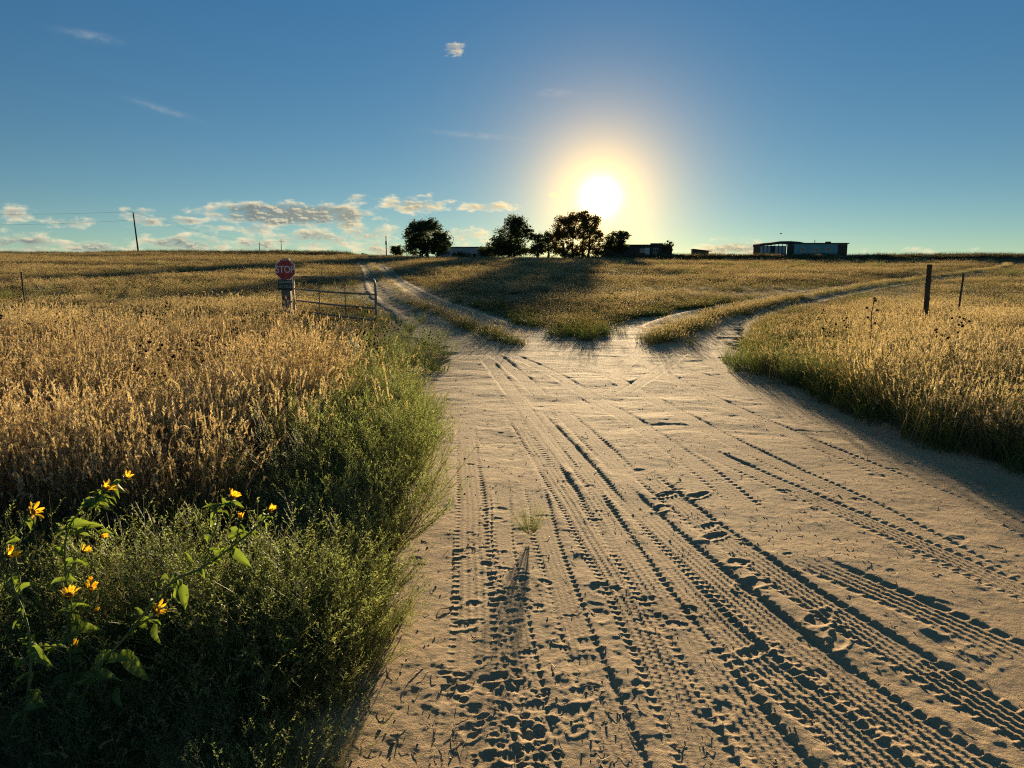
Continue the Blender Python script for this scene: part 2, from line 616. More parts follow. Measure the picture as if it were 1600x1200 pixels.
TR = [  # centre line in the picture, width, depth, tread height, lug period, bank height
    ([(800, 640), (868, 742), (905, 800), (985, 930), (1116, 1200), (1160, 1290)], .21, .020, .0065, .036, .016),
    ([(828, 632), (915, 732), (1000, 838), (1120, 970), (1262, 1090), (1395, 1200), (1500, 1290)], .21, .016, .0055, .034, .010),
    ([(905, 742), (1010, 900), (1120, 1050), (1240, 1200), (1330, 1310)], .20, .020, .0060, .040, .016),
    ([(950, 745), (1075, 860), (1200, 965), (1350, 1080), (1530, 1200)], .22, .018, .0060, .036, .016),
    ([(990, 725), (1110, 820), (1260, 925), (1430, 1030), (1600, 1130), (1750, 1210)], .21, .013, .0075, .048, .012),
    ([(782, 742), (790, 850), (815, 1000), (850, 1200)], .12, .012, .0045, .04, .007),
    ([(830, 742), (862, 860), (915, 1020), (985, 1200)], .16, .016, .0055, .035, .012),
    ([(755, 750), (760, 900), (772, 1050), (790, 1200)], .10, .008, .0045, .05, .006),
    ([(905, 560), (1000, 610), (1150, 690), (1320, 768), (1480, 850), (1620, 930)], .21, .012, .0055, .045, .006),
    ([(990, 555), (1080, 605), (1250, 680), (1450, 760), (1700, 860)], .21, .010, .0050, .05, .006),
    ([(1010, 560), (1150, 600), (1330, 668), (1640, 780)], .2, .009, .0050, .05, .005),
    ([(1200, 850), (1330, 900), (1480, 965), (1660, 1050)], .24, .008, .0060, .06, .005),
    ([(1330, 800), (1460, 860), (1640, 940)], .21, .009, .0060, .045, .006),
    ([(860, 625), (930, 690), (985, 745)], .22, .010, .0060, .05, .006),
    ([(1075, 690), (1190, 740), (1330, 800), (1560, 900), (1700, 965)], .21, .008, .0055, .045, .005),
    ([(760, 560), (800, 610), (850, 680), (890, 735)], .21, .010, .0055, .045, .006),
    ([(930, 620), (1010, 670), (1110, 740), (1180, 800)], .22, .008, .0055, .05, .005),
    ([(1120, 590), (1240, 640), (1420, 705), (1640, 800)], .21, .010, .0050, .05, .005),
    ([(725, 640), (735, 760), (740, 900), (735, 1060), (720, 1200)], .20, .007, .0040, .04, .004),
    ([(700, 500), (770, 540), (860, 580), (960, 640)], .22, .012, .0050, .06, .008),
    ([(640, 478), (735, 530), (800, 575), (850, 620)], .22, .012, .0050, .06, .008),
    ([(1045, 510), (1010, 540), (980, 565), (960, 590)], .22, .014, .0060, .06, .010),
    ([(1150, 492), (1105, 530), (1110, 560), (1150, 590)], .26, .016, .0060, .06, .012),
    ([(1130, 505), (1085, 535), (1040, 570), (960, 620)], .22, .012, .0060, .06, .008),
]
rut_total = np.zeros_like(rel)
for ti, (px, wd, dep, trd, per, bk) in enumerate(TR):
    dep, trd, bk = dep * .32, trd * .48, bk * .30
    pl = sorted(smooth_line([ground_at(u, min(v, 1500)) for u, v in px], 0.25), key=lambda p: p[1])
    pxs, pys = np.array([p[0] for p in pl]), np.array([p[1] for p in pl])
    arc = np.concatenate([[0], np.cumsum(np.hypot(np.diff(pxs), np.diff(pys)))])
    r0, r1 = np.searchsorted(yr, pys[0] - 0.05), np.searchsorted(yr, pys[-1] + 0.05)
    if r1 <= r0:
        continue
    xx, yy = X[r0:r1], Y[r0:r1]
    yl = yr[r0:r1]
    xc = np.interp(yl, pys, pxs)
    sl = np.gradient(xc, yl)
    cth = 1 / np.sqrt(1 + sl * sl)
    lat = (xx - xc[:, None]) * cth[:, None] + 0.012 * vn(yy * 1.7, xx * 0 + ti, 77)
    lon = np.interp(yl, pys, arc)[:, None] + (xx - xc[:, None]) * (sl * cth)[:, None]
    fade = ss(yl, pys[0] - 0.02, pys[0] + 0.35) * (1 - ss(yl, pys[-1] - 0.7, pys[-1]))
    if pys[0] < 2.2:
        fade = 1 - ss(yl, pys[-1] - 0.7, pys[-1])
    fade = fade / (1 + (sl / 2.2) ** 4)
    fade = fade[:, None] * (0.75 + 0.5 * (vn(lon * 0.9, lon * 0 + ti * 3.1, 70) + .5))
    a = np.abs(lat)
    inside = 1 - ss(a, wd * .46, wd * .54)
    prof = -dep * inside
    # grooves of the tyre leave thin ridges: three along the track, short ones across it
    det = (1 - ss(yl, 10.0, 16.0))[:, None]
    fine = (1 - ss(yl, 6.5, 10.0))[:, None]
    rw = np.maximum(0.0075, yl * 0.0022)[:, None]
    ribs = sum(np.exp(-((lat - wd * o_) / rw) ** 2) for o_ in (-.27, -.09, .09, .27))
    ph = np.floor((lat / wd + .5) * 5.55)
    lug = np.maximum(0, np.cos(2 * np.pi * (lon / per + ph * 0.5 + lat * 5.0))) ** 2.5
    wear = 0.5 + 0.6 * ss(fbm(xx * 1.7, yy * 1.7, 41 + ti, 3), -.32, .22)
    core_ = 1 - ss(a, wd * .33, wd * .38)
    prof = prof + trd * wear * (1.15 * ribs * det * inside + 0.38 * lug * core_ * fine)
    shoulder = ss(a, wd * .34, wd * .38) * (1 - ss(a, wd * .52, wd * .58))
    sl2 = np.maximum(0, np.cos(2 * np.pi * (lon / (per * 1.5) + np.where(lat > 0, .0, .5)))) ** 2
    prof = prof + shoulder * trd * wear * (1.25 * sl2 - 0.4) * fine
    bank = np.exp(-((a - wd * .66) / (wd * .17)) ** 2)
    clod = 0.5 + 1.1 * np.maximum(0, fbm(xx * 7, yy * 7, 51 + ti, 3) + 0.28)
    prof = prof + bk * bank * clod * np.where(lat > 0, 1.0, 0.8)
    w_in = np.clip(inside + shoulder * .6, 0, 1) * np.clip(fade, 0, 1)
    rel[r0:r1] = rel[r0:r1] * (1 - 0.82 * w_in) + prof * fade
    rut_total[r0:r1] = np.maximum(rut_total[r0:r1], w_in)


def dent(u, v, L, W, ang_, depth):
    px, py = ground_at(u, v)
    r0, r1 = np.searchsorted(yr, py - L), np.searchsorted(yr, py + L)
    xx, yy = X[r0:r1] - px, Y[r0:r1] - py
    ca, sa = math.cos(ang_), math.sin(ang_)
    a_, b_ = (xx * ca + yy * sa) / (L / 2), (-xx * sa + yy * ca) / (W / 2)
    r = np.sqrt(a_ * a_ + b_ * b_) + fbm(xx * 18, yy * 18, int(u) % 97, 3) * 0.6
    rel[r0:r1] += -depth * (1 - ss(r, 0.55, 1.05)) + depth * 0.6 * np.exp(-((r - 1.2) / 0.22) ** 2)


for (u, v) in [(1107, 818), (1118, 833), (1150, 874), (1178, 906), (1280, 962), (1312, 994), (1040, 768), (1035, 790), (1180, 1010), (1090, 770)]:
    dent(u, v, random.uniform(.18, .24), random.uniform(.08, .10), random.uniform(0.5, 1.1), random.uniform(.004, .0065))
for i in range(190):     # hoof and boot dents left of the tracks
    t = random.random()
    v = 780 + 460 * t ** 0.8
    u = 700 + random.gauss(0, 1) * 30 + 110 * random.random() + 60 * t
    L = random.uniform(.035, .11)
    dent(u, v, L, L * random.uniform(.6, 1), random.uniform(0, 3), random.uniform(.0013, .0034) * (0.6 + 0.4 * t))
for i in range(120):
    v = random.uniform(600, 1150)
    u = random.uniform(700, 1600)
    L = random.uniform(.05, .2)
    dent(u, v, L, L * random.uniform(.5, 1), random.uniform(0, 3), random.uniform(.0008, .0025))
Z = Z + rel + 0.03 * ss(SD, 0.0, 1.0) * 0 - 0.16 * ss(-SD, 0.40, 1.0)
Z = Z - 0.02
SAND_Z = Z
tag(grid_mesh('sandy_road', X, Y, Z, SAND, keep=SD > -1.0), kind='structure')

# the two tracks that leave the fork, with two wheel lines each
for k, br in enumerate((BR_L, BR_R)):
    P = np.array(br)
    T = np.gradient(P, axis=0)
    T /= np.linalg.norm(T, axis=1)[:, None]
    Nn = np.stack([T[:, 1], -T[:, 0]], -1)
    lat = np.linspace(-1.9, 1.9, 39)
    XX = P[:, 0][:, None] + Nn[:, 0][:, None] * lat
    YY = P[:, 1][:, None] + Nn[:, 1][:, None] * lat
    rutp = np.exp(-((np.abs(lat) - 0.85) / 0.33) ** 2)
    ZZ = hgt(XX, YY) + 0.05 - 0.07 * rutp[None, :] + 0.03 * fbm(XX * 2.2, YY * 2.2, 61, 3) - 0.20 * ss(np.abs(lat), 1.25, 1.9)[None, :]
    ZZ = ZZ - 0.10 * (1 - ss(YY, 17, 21))
    tag(grid_mesh('dirt_track', XX, YY, ZZ, SAND), kind='structure')

# ------------------------------------------------------------------ buildings on the rise
M_TEAL = mat_plain('teal_siding', (0.17, 0.36, 0.40), 0.6, var=0.18, scale=1.2)
M_PALE = mat_plain('pale_siding', (0.40, 0.44, 0.46), 0.6, var=0.2, scale=1.0)
M_DARK = mat_plain('dark_weathered_boards', (0.085, 0.07, 0.058), 0.85, var=0.35, scale=1.5)
M_ROOF = mat_plain('tar_roof', (0.075, 0.07, 0.065), 0.85, var=0.3, scale=2.0)
M_GLASS = mat_plain('window_glass', (0.03, 0.035, 0.04), 0.12, var=0.1, spec=0.6)
M_TRIM = mat_plain('white_trim', (0.66, 0.66, 0.63), 0.55, var=0.12)
M_WOODG = mat_plain('grey_weathered_wood', (0.25, 0.21, 0.165), 0.88, var=0.4, scale=9.0, bump=0.5)
M_POLE = mat_plain('creosote_pole', (0.085, 0.065, 0.05), 0.85, var=0.35, scale=3.0)
M_STEEL = mat_plain('weathered_steel_tube', (0.30, 0.275, 0.24), 0.6, metal=0.2, var=0.4, scale=7.0, col2=(0.2, 0.14, 0.10))
M_TPOST = mat_plain('rusty_green_post', (0.06, 0.065, 0.05), 0.75, var=0.3, scale=9.0, col2=(0.12, 0.07, 0.045))
M_RED = mat_plain('faded_red_sheeting', (0.50, 0.045, 0.05), 0.42, var=0.22, scale=5.0)
M_WHITE = mat_plain('white_sheeting', (0.78, 0.77, 0.74), 0.45, var=0.1, scale=5.0)
M_BLACKS = mat_plain('dark_green_sign_face', (0.035, 0.055, 0.045), 0.5, var=0.2, scale=6.0)
M_WIRE = mat_plain('wire', (0.03, 0.03, 0.03), 0.95, var=0.2, spec=0.0)


def gz(x, y):
    return float(hgt(x, y))


def px_m(Y):
    return Y / FPX


def house(name, label, u0, u1, Y, H, D, wall, rooftop):
    """long low home seen side on; returns root, metre width"""
    a, b = at(u0, 402, Y), at(u1, 402, Y)
    wd = b.x - a.x
    z = gz((a.x + b.x) / 2, Y)
    root = empty(name, ((a.x + b.x) / 2, Y, z))
    tag(root, label, 'building')
    m = MB()
    m.box((0, D / 2, H / 2 - 0.3), (wd, D, H + 0.6))
    m.build('wall', wall, root, bevel=0.02)
    return root, wd


def window(root, x, z, ww, hh, y=0.0, frame=M_TRIM):
    m = MB()
    t = 0.07
    m.box((x, y - 0.03, z + hh / 2 - t / 2), (ww, 0.06, t))
    m.box((x, y - 0.03, z - hh / 2 + t / 2), (ww, 0.06, t))
    for s_ in (-1, 1):
        m.box((x + s_ * (ww / 2 - t / 2), y - 0.03, z), (t, 0.06, hh - 2 * t))
    m.box((x, y - 0.025, z), (0.05, 0.045, hh - 2 * t))
    wo = m.build('window', frame, root)
    m = MB()
    m.box((x, y - 0.008, z), (ww - 2 * t, 0.012, hh - 2 * t))
    m.build('pane', M_GLASS, wo)


# teal mobile home on the right with its porch
YH = 160
root, wd = house('mobile_home', 'long teal and white mobile home with dark flat roof on the rise at right', 1240, 1323, YH, 3.0, 4.2, M_TEAL, M_ROOF)
k = px_m(YH)
m = MB()
m.box((wd / 2 - 1.05, -0.012, 1.45), (2.05, 0.06, 2.9))
m.build('end_panel', M_DARK, root)
m = MB()
m.box((0, 2.1, 3.1), (wd + 0.5, 4.8, 0.22))
rf = m.build('roof', M_ROOF, root, bevel=0.03)
m = MB()
m.box((wd / 2 - 3.6, 1.5, 3.36), (0.9, 0.9, 0.3))
m.build('roof_vent', M_DARK, rf)
m = MB()
m.tube([(-wd / 2 + 5.0, 1.6, 3.2), (-wd / 2 + 5.0, 1.6, 3.9)], 0.07, 6)
m.build('flue', M_DARK, rf)
for x in (-wd / 2 + 1.9, -wd / 2 + 4.6, -wd / 2 + 7.2):
    window(root, x, 1.75, 1.15, 0.85)
# porch addition: posts, pale panels, an open door bay, a sagging roof
xl = at(1187, 402, YH).x - root.location.x
xr = -wd / 2
pw = xr - xl
m = MB()
nb = 9
for i in range(nb):
    x0 = xl + pw * i / nb
    if i in (7,):
        continue
    m2 = MB()
    m2.box((x0 + pw / nb / 2, 0.4 + 0.02 * (i % 2), 1.35), (pw / nb - 0.06, 0.08, 2.5))
    m2.build('wall_panel', M_PALE if i not in (3, 8) else M_DARK, root)
for i in range(nb + 1):
    m2 = MB()
    m2.box((xl + pw * i / nb, 0.33, 1.4), (0.12, 0.14, 3.0))
    m2.build('post', M_DARK, root)
m = MB()
m.box((xl + 0.05, 2.5, 1.35), (0.1, 4.0, 2.7))
m.build('side_wall', M_DARK, root)
m = MB()
m.box(((xl + xr) / 2, 4.45, 1.35), (pw - 0.2, 0.1, 2.7))
m.build('rear_wall', M_DARK, root)
m = MB()
prof = [(xl - 0.1, 2.95), (xl + 0.6, 3.15), (xl + 2.2, 3.25), (xl + 4.2, 3.55), (xl + 6.5, 3.60), (xr + 1.2, 3.45), (xr + 2.3, 3.22)]
vs, fs = [], []
for (x, z) in prof:
    vs += [(x, 0.25, z - 0.55), (x, 0.25, z), (x, 4.6, z), (x, 4.6, z - 0.55)]
for i in range(len(prof) - 1):
    b = i * 4
    fs += [(b, b + 4, b + 5, b + 1), (b + 1, b + 5, b + 6, b + 2), (b + 2, b + 6, b + 7, b + 3), (b + 3, b + 7, b + 4, b)]
fs += [(0, 1, 2, 3), tuple((len(prof) - 1) * 4 + i for i in (3, 2, 1, 0))]
m.add(vs, fs)
m.build('porch_roof', M_ROOF, root)

# pale trailer behind the left trees
root, wd = house('trailer_home', 'pale trailer home with upright panel joints between the round left tree and the next tree', 682, 775, 163, 2.5, 3.2, M_PALE, M_ROOF)
for i in range(13):
    m = MB()
    m.box((-wd / 2 + wd * (i + .5) / 13, -0.02, 1.2), (0.07, 0.05, 2.4))
    m.build('panel_joint', M_TRIM, root)
m = MB()
m.box((0, 1.6, 2.62), (wd + 0.2, 3.5, 0.14))
m.build('roof', M_ROOF, root)
window(root, -wd / 2 + 8.4, 1.5, 1.0, 0.8)

# dark house right of the trees
root, wd = house('dark_house', 'low dark house with flat roof at the right end of the tree row', 948, 1050, 158, 2.45, 5.0, M_DARK, M_ROOF)
m = MB()
m.box((-0.1, 2.5, 2.55), (wd + 0.7, 5.6, 0.2))
rf = m.build('roof', M_ROOF, root)
m = MB()
m.box((wd / 2 - 3.1, 1.5, 2.8), (2.4, 1.5, 0.3))
m.build('roof_hump', M_ROOF, rf)
window(root, wd / 2 - 3.6, 1.35, 0.9, 1.1)
window(root, 0.6, 1.35, 1.1, 0.9)
m = MB()
m.box((wd / 2 - 5.3, -0.03, 0.98), (0.95, 0.06, 1.95))
d_ = m.build('door', M_TRIM, root)
m = MB()
m.box((wd / 2 - 4.95, -0.08, 1.0), (0.05, 0.05, 0.12))
m.build('handle', M_STEEL, d_)

# lean-to shed
a, b = at(1084, 402, 156), at(1107, 402, 156)
root = empty('lean_to_shed', ((a.x + b.x) / 2, 156, gz((a.x + b.x) / 2, 156)))
tag(root, 'small dark lean-to shed with slanting roof standing alone right of the dark house', 'shed')
wd = b.x - a.x
m = MB()
m.add([(-wd / 2, 0, -.3), (wd / 2, 0, -.3), (wd / 2, 0, 1.25), (-wd / 2, 0, 1.6), (-wd / 2, 2.4, -.3), (wd / 2, 2.4, -.3), (wd / 2, 2.4, 1.25), (-wd / 2, 2.4, 1.6)],
      [(0, 1, 2, 3), (5, 4, 7, 6), (1, 5, 6, 2), (4, 0, 3, 7), (3, 2, 6, 7)])
m.build('wall', M_DARK, root)
m = MB()
sl = (1.25 - 1.6) / wd
m.add([(x, y, 1.66 + sl * (x + wd / 2) + dz) for x in (-wd / 2 - .1, wd / 2 + .6) for y in (-.25, 2.65) for dz in (0, .12)],
      [(0, 1, 3, 2), (4, 6, 7, 5), (0, 4, 5, 1), (2, 3, 7, 6), (0, 2, 6, 4), (1, 5, 7, 3)])
m.build('roof', M_ROOF, root)
m = MB()
m.box((-0.4, -0.025, 0.6), (0.8, 0.05, 1.3))
m.build('door', M_WOODG, root)

# ------------------------------------------------------------------ utility poles and wires
poles = []
for (u, vt, Y, lean, arm, lab) in [
        (208, 332, 165, 0.055, 0, 'tall bare utility pole on the left crest, nearest of the poles'),
        (405, 378, 350, 0.0, 0, 'far utility pole without crossarm right of the tall pole'),
        (439, 374, 350, -0.01, 1, 'far utility pole with a crossarm just above the stop sign'),
        (603, 369, 230, 0.0, 2, 'utility pole with a transformer left of the round tree')]:
    top = at(u, vt, Y)
    x0 = top.x + lean * 9
    z0 = gz(x0, Y)
    root = empty('utility_pole', (x0, Y, z0))
    tag(root, lab, 'utility pole', 'utility poles along the crest')
    H = top.z - z0
    m = MB()
    n = 6
    m.tube([(-lean * 9 * i / n, 0, -0.5 + (H + .5) * i / n) for i in range(n + 1)], [0.20 - 0.07 * i / n for i in range(n + 1)], 10)
    m.build('pole', M_POLE, root, smooth=True)
    tx = -lean * 9
    if arm == 1:
        m = MB()
        m.box((tx, -0.15, H - 0.9), (2.4, 0.12, 0.14))
        m.build('crossarm', M_POLE, root)
    for s_ in ((-1, 0, 1) if arm == 1 else (0,)):
        m = MB()
        zz = H - 0.83 if arm == 1 else H
        m.tube([(tx + s_ * 1.1, -0.15 if arm == 1 else 0, zz), (tx + s_ * 1.1, -0.15 if arm == 1 else 0, zz + 0.22)], [0.05, 0.035], 8)
        m.build('insulator', M_STEEL, root)
    if arm == 2:
        m = MB()
        m.tube([(tx + .1, -0.42, H - 2.6), (tx + .1, -0.42, H - 1.5)], 0.3, 12)
        m.build('transformer', M_STEEL, root)
    poles.append((top, Vector((tx, 0, H)) + root.location))


def wire(a, b, sag, lab, rad=0.012, name='power_line', cat='power line', n=24):
    m = MB()
    a, b = Vector(a), Vector(b)
    m.tube([a.lerp(b, i / n) - Vector((0, 0, sag * 4 * (i / n) * (1 - i / n))) for i in range(n + 1)], rad, 5)
    return tag(m.build(name, M_WIRE), lab, cat)


P0 = poles[0][1]
wire(P0 + Vector((0, 0, .2)), P0 + Vector((-75, -6, 1.2)), 1.2, 'upper power line running left from the tall utility pole', 0.016)
wire(P0 + Vector((0, 0, -1.6)), P0 + Vector((-75, -6, -1.0)), 1.5, 'lower power line running left from the tall utility pole', 0.016)
wire(P0 + Vector((0, 0, .2)), poles[1][1] + Vector((0, 0, .2)), 1.6, 'power line sagging from the tall pole to the far pole', 0.016)
wire(poles[1][1] + Vector((0, 0, .2)), poles[2][1] + Vector((0, -.15, -.6)), 0.6, 'short power line between the two far poles', 0.012)

# bird over the mobile home
p = at(1220, 365, 120)
root = empty('bird', p)
tag(root, 'tiny dark bird flying above the teal mobile home', 'bird')
m = MB()
m.tube([(-.16, 0, 0), (-.08, 0, .01), (0, 0, 0), (.1, 0, .0), (.2, 0, .01), (.24, 0, .01)], [.01, .05, .07, .055, .03, .005], 8)
m.build('body', M_DARK, root, smooth=True)
for s_ in (-1, 1):
    m = MB()
    m.add([(-.07, s_ * .04, .02), (.08, s_ * .04, .03), (.05, s_ * .2, .09), (-.06, s_ * .2, .08), (0, s_ * .42, .04), (-.05, s_ * .42, .035)],
          [(0, 1, 2, 3), (3, 2, 4, 5)])
    m.build('wing', M_DARK, root)

# ------------------------------------------------------------------ trees
M_BARK = mat_plain('bark', (0.11, 0.085, 0.06), 0.9, var=0.4, scale=3.0)
M_TLEAF = mat_leaf('cottonwood_leaf', (0.12, 0.095, 0.032), (0.15, 0.11, 0.035), 0.5)
M_TLEAF2 = mat_leaf('elm_leaf', (0.055, 0.075, 0.026), (0.08, 0.095, 0.034), 0.42)


def tree(lab, blobs, Y, leaf, nleaf, sz, trunks=1, cat='tree', group='trees on the rise', name='tree', seed=1, bare=0):
    rd = random.Random(seed)
    k = px_m(Y)
    cu = sum(b[0] * b[2] * b[3] for b in blobs) / sum(b[2] * b[3] for b in blobs)
    base = at(cu, 402, Y)
    z0 = gz(base.x, Y)
    root = empty(name, (base.x, Y, z0))
    tag(root, lab, cat, group)
    B = []
    for (u, v, ru, rv) in blobs:
        c = at(u, v, Y) - root.location
        c.y = rd.uniform(-.5, .5) * ru * k
        B.append((c, ru * k, rv * k))
    zb = 0.0
    m = MB()
    mid = sum((b[0] for b in B), Vector()) / len(B)
    tops = []
    for tI in range(trunks):
        bx = (tI - (trunks - 1) / 2) * 1.6 + rd.uniform(-.3, .3)
        fork = Vector((bx * 1.1 + mid.x * 0.3, rd.uniform(-.3, .3), max(0.8, mid.z * 0.45)))
        m.tube([(bx, 0, -0.4), Vector((bx, 0, 0)).lerp(fork, .5) + Vector((rd.uniform(-.15, .15), 0, 0)), fork], [.34, .25, .2], 8)
        tops.append(fork)
    for (c, rx, rz) in B:
        fk = min(tops, key=lambda f: (f - c).length)
        a = fk.lerp(c, .5) + Vector((rd.uniform(-.4, .4), rd.uniform(-.4, .4), rd.uniform(0, .4)))
        m.tube([fk - Vector((0, 0, .1)), a, c], [.15, .1, .05], 6)
        for j in range(9 + bare):
            e = c + Vector((rd.uniform(-1, 1) * rx, rd.uniform(-1, 1) * rx, rd.uniform(-.6, 1) * rz)) * (0.9 if j < 9 else 1.25)
            s_ = a.lerp(c, rd.uniform(.3, 1))
            md = s_.lerp(e, .55) + Vector((rd.uniform(-.2, .2), rd.uniform(-.2, .2), .15))
            m.tube([s_, md, e], [.05, .03, .012], 4)
    m.build('trunk', M_BARK, root, smooth=True)
    m = MB()
    tot = sum(b[1] * b[2] for b in B)
    for (c, rx, rz) in B:
        n = int(nleaf * rx * rz / tot)
        ncl = max(5, n // 26)
        for q in range(ncl):
            d = Vector((rd.gauss(0, 1), rd.gauss(0, 1), rd.gauss(0, 1))).normalized()
            rr = rd.uniform(.25, 1.0) ** .55 * rd.uniform(.85, 1.12)
            cc_ = c + Vector((d.x * rx, d.y * rx, d.z * rz)) * rr
            cs = rd.uniform(.35, .75) * min(1.0, rx * .6)
            for j in range(n // ncl):
                p_ = cc_ + Vector((rd.gauss(0, 1), rd.gauss(0, 1), rd.gauss(0, .75))) * cs * .55
                if p_.z < 0.05:
                    p_.z = rd.uniform(0.05, .5)
                a_ = Vector((rd.uniform(-1, 1), rd.uniform(-1, 1), rd.uniform(-1, 1))).normalized()
                b_ = a_.orthogonal().normalized()
                s_ = sz * rd.uniform(.6, 1.3)
                m.add([p_ - a_ * s_, p_ + b_ * s_ * .55, p_ + a_ * s_, p_ - b_ * s_ * .55], [(0, 1, 2, 3)])
    m.build('crown', leaf, root)
    return root


tree('large round dark tree at the left end of the tree row, beside the pale trailer', [(665, 368, 30, 22), (646, 372, 13, 18), (690, 378, 17, 17), (655, 353, 17, 10), (674, 350, 13, 9), (652, 391, 19, 10), (684, 391, 22, 8)], 150, M_TLEAF2, 15000, .19, seed=3)
tree('small round shrubby tree just left of the large round tree', [(619, 391, 9, 7), (624, 394, 8, 5)], 156, M_TLEAF2, 1800, .17, seed=4)
tree('dense dark tree with a sloping left side in the middle of the row', [(795, 374, 26, 22), (811, 352, 15, 13), (777, 386, 20, 14), (800, 391, 34, 10), (826, 366, 8, 12), (760, 394, 14, 7), (800, 347, 12, 8)], 152, M_TLEAF2, 16000, .19, seed=5)
tree('lower ragged tree filling the gap left of the sunlit cottonwood', [(845, 380, 13, 15), (857, 372, 10, 9), (838, 391, 13, 9), (862, 390, 10, 9)], 151, M_TLEAF2, 5000, .18, 2, seed=6)
tree('tall open cottonwood with several trunks right below the sun', [(880, 356, 17, 18), (901, 344, 17, 12), (925, 349, 16, 16), (905, 364, 28, 12), (870, 374, 11, 13), (934, 371, 9, 12), (889, 383, 8, 8), (919, 383, 12, 8), (912, 336, 9, 6), (878, 392, 13, 7), (904, 391, 13, 8), (931, 391, 12, 7)], 148, M_TLEAF, 17000, .18, 4, seed=7)
tree('smaller bushy tree right of the tall cottonwood', [(962, 374, 17, 12), (950, 383, 10, 9), (974, 367, 9, 7), (968, 388, 14, 8)], 150, M_TLEAF2, 5500, .18, seed=8)
tree('thin half-bare shrubby tree at the right end of the dark house', [(1040, 389, 9, 9), (1046, 381, 6, 6)], 152, M_TLEAF2, 800, .15, 2, seed=9, bare=8)
tree('low dark shrub on the crest above the gate', [(497, 398, 7, 3), (500, 395, 3, 3)], 200, M_TLEAF2, 260, .2, cat='shrub', name='shrub', group='shrubs on the crest', seed=10)
tree('low dark shrub beside the far end of the left dirt track', [(566, 400, 6, 3), (572, 399, 4, 2)], 170, M_TLEAF2, 220, .18, cat='shrub', name='shrub', group='shrubs on the crest', seed=12)

tree('low dark shrub under the tall cottonwood', [(885, 398, 16, 5), (905, 399, 12, 4)], 146, M_TLEAF2, 900, .17, cat='shrub', name='shrub', group='shrubs under the trees', seed=13)
tree('low dark shrub between the tall cottonwood and the smaller bushy tree', [(935, 397, 15, 6), (950, 398, 9, 5)], 147, M_TLEAF2, 900, .17, cat='shrub', name='shrub', group='shrubs under the trees', seed=14)
tree('low dark shrub in front of the pale trailer', [(718, 399, 12, 4), (735, 400, 10, 3)], 150, M_TLEAF2, 700, .17, cat='shrub', name='shrub', group='shrubs under the trees', seed=15)
# ------------------------------------------------------------------ gate, sign, fence posts
A = Vector((-6.52, 22.0, 0))
Bp = Vector((-3.38, 18.2, 0))
ga = (Bp - A)
Lg = ga.length
root = empty('tube_gate', (A.x, A.y, gz(A.x, A.y)), math.atan2(ga.y, ga.x))
tag(root, 'open tubular steel farm gate standing in the grass beside the stop sign', 'gate')
r = 0.027
zt, zb_ = 1.22, 0.20
m = MB()
pts = []
for (cx, cz, a0) in ((0.14, zt - .14, 180), (Lg - .14, zt - .14, 90), (Lg - .14, zb_ + .14, 0), (0.14, zb_ + .14, -90)):
    for j in range(6):
        an = R(a0 - 90 * j / 5)
        pts.append((cx + .14 * math.cos(an), 0, cz + .14 * math.sin(an)))
pts.append(pts[0])
m.tube(pts, r, 10)
m.build('frame', M_STEEL, root, smooth=True)
for z in (0.50, 0.84):
    m = MB()
    m.tube([(0.02, 0, z + .02), (Lg * .5, 0, z - .01), (Lg - .02, 0, z)], r * .9, 8)
    m.build('rail', M_STEEL, root, smooth=True)
for f in (0.34, 0.66):
    m = MB()
    m.box((Lg * f, 0.028, (zt + zb_) / 2), (0.035, 0.012, zt - zb_))
    m.build('brace', M_STEEL, root)
for z in (0.42, 1.0):
    m = MB()
    m.tube([(-.20, 0, z), (-.02, 0, z)], 0.015, 6)
    m.build('hinge', M_STEEL, root)
m = MB()
m.tube([(Lg + .03, 0, 1.02), (Lg + .05, 0, .9), (Lg + .03, 0.01, .75), (Lg + .04, 0, .62)], 0.012, 6)
m.build('chain', M_STEEL, root)

# post with the two signs
Yp = 21.6
pc = at(448.5, 470, Yp)
root = empty('sign_post', (pc.x, Yp, gz(pc.x, Yp)))
tag(root, 'thick grey wooden post behind the stop sign at the hinge of the gate', 'post')
m = MB()
m.box((0, 0, 0.72), (0.26, 0.2, 1.96), rz=.05)
for i in range(5):
    m.cur = 0
o = m.build('timber', M_WOODG, root, bevel=0.015)
m = MB()
m.box((0.03, 0, 1.725), (0.2, 0.16, 0.05))
m.build('top_cap', M_DARK, root)


def text_mesh(s, size, mat, parent, loc, name='lettering', ext=0.002, sx=1.0):
    c = bpy.data.curves.new(name, 'FONT')
    c.body = s
    c.size = size
    c.align_x = 'CENTER'
    c.align_y = 'CENTER'
    c.extrude = ext
    c.offset = size * 0.012
    t_ = bpy.data.objects.new(name + '_source', c)
    COL.objects.link(t_)
    dg = bpy.context.evaluated_depsgraph_get()
    me = bpy.data.meshes.new_from_object(t_.evaluated_get(dg))
    bpy.data.objects.remove(t_)
    me.materials.clear()
    me.materials.append(mat)
    o = bpy.data.objects.new(name, me)
    COL.objects.link(o)
    o.parent = parent
    o.location = loc
    o.rotation_euler = (R(90), 0, 0)
    o.scale = (sx, 1, 1)
    return o


sc_ = at(445.5, 421.5, Yp - .13)
root = empty('stop_sign', sc_)
tag(root, 'red octagonal STOP sign mounted on the grey post beside the gate', 'sign')
root.rotation_euler = (0, 0, R(-4))


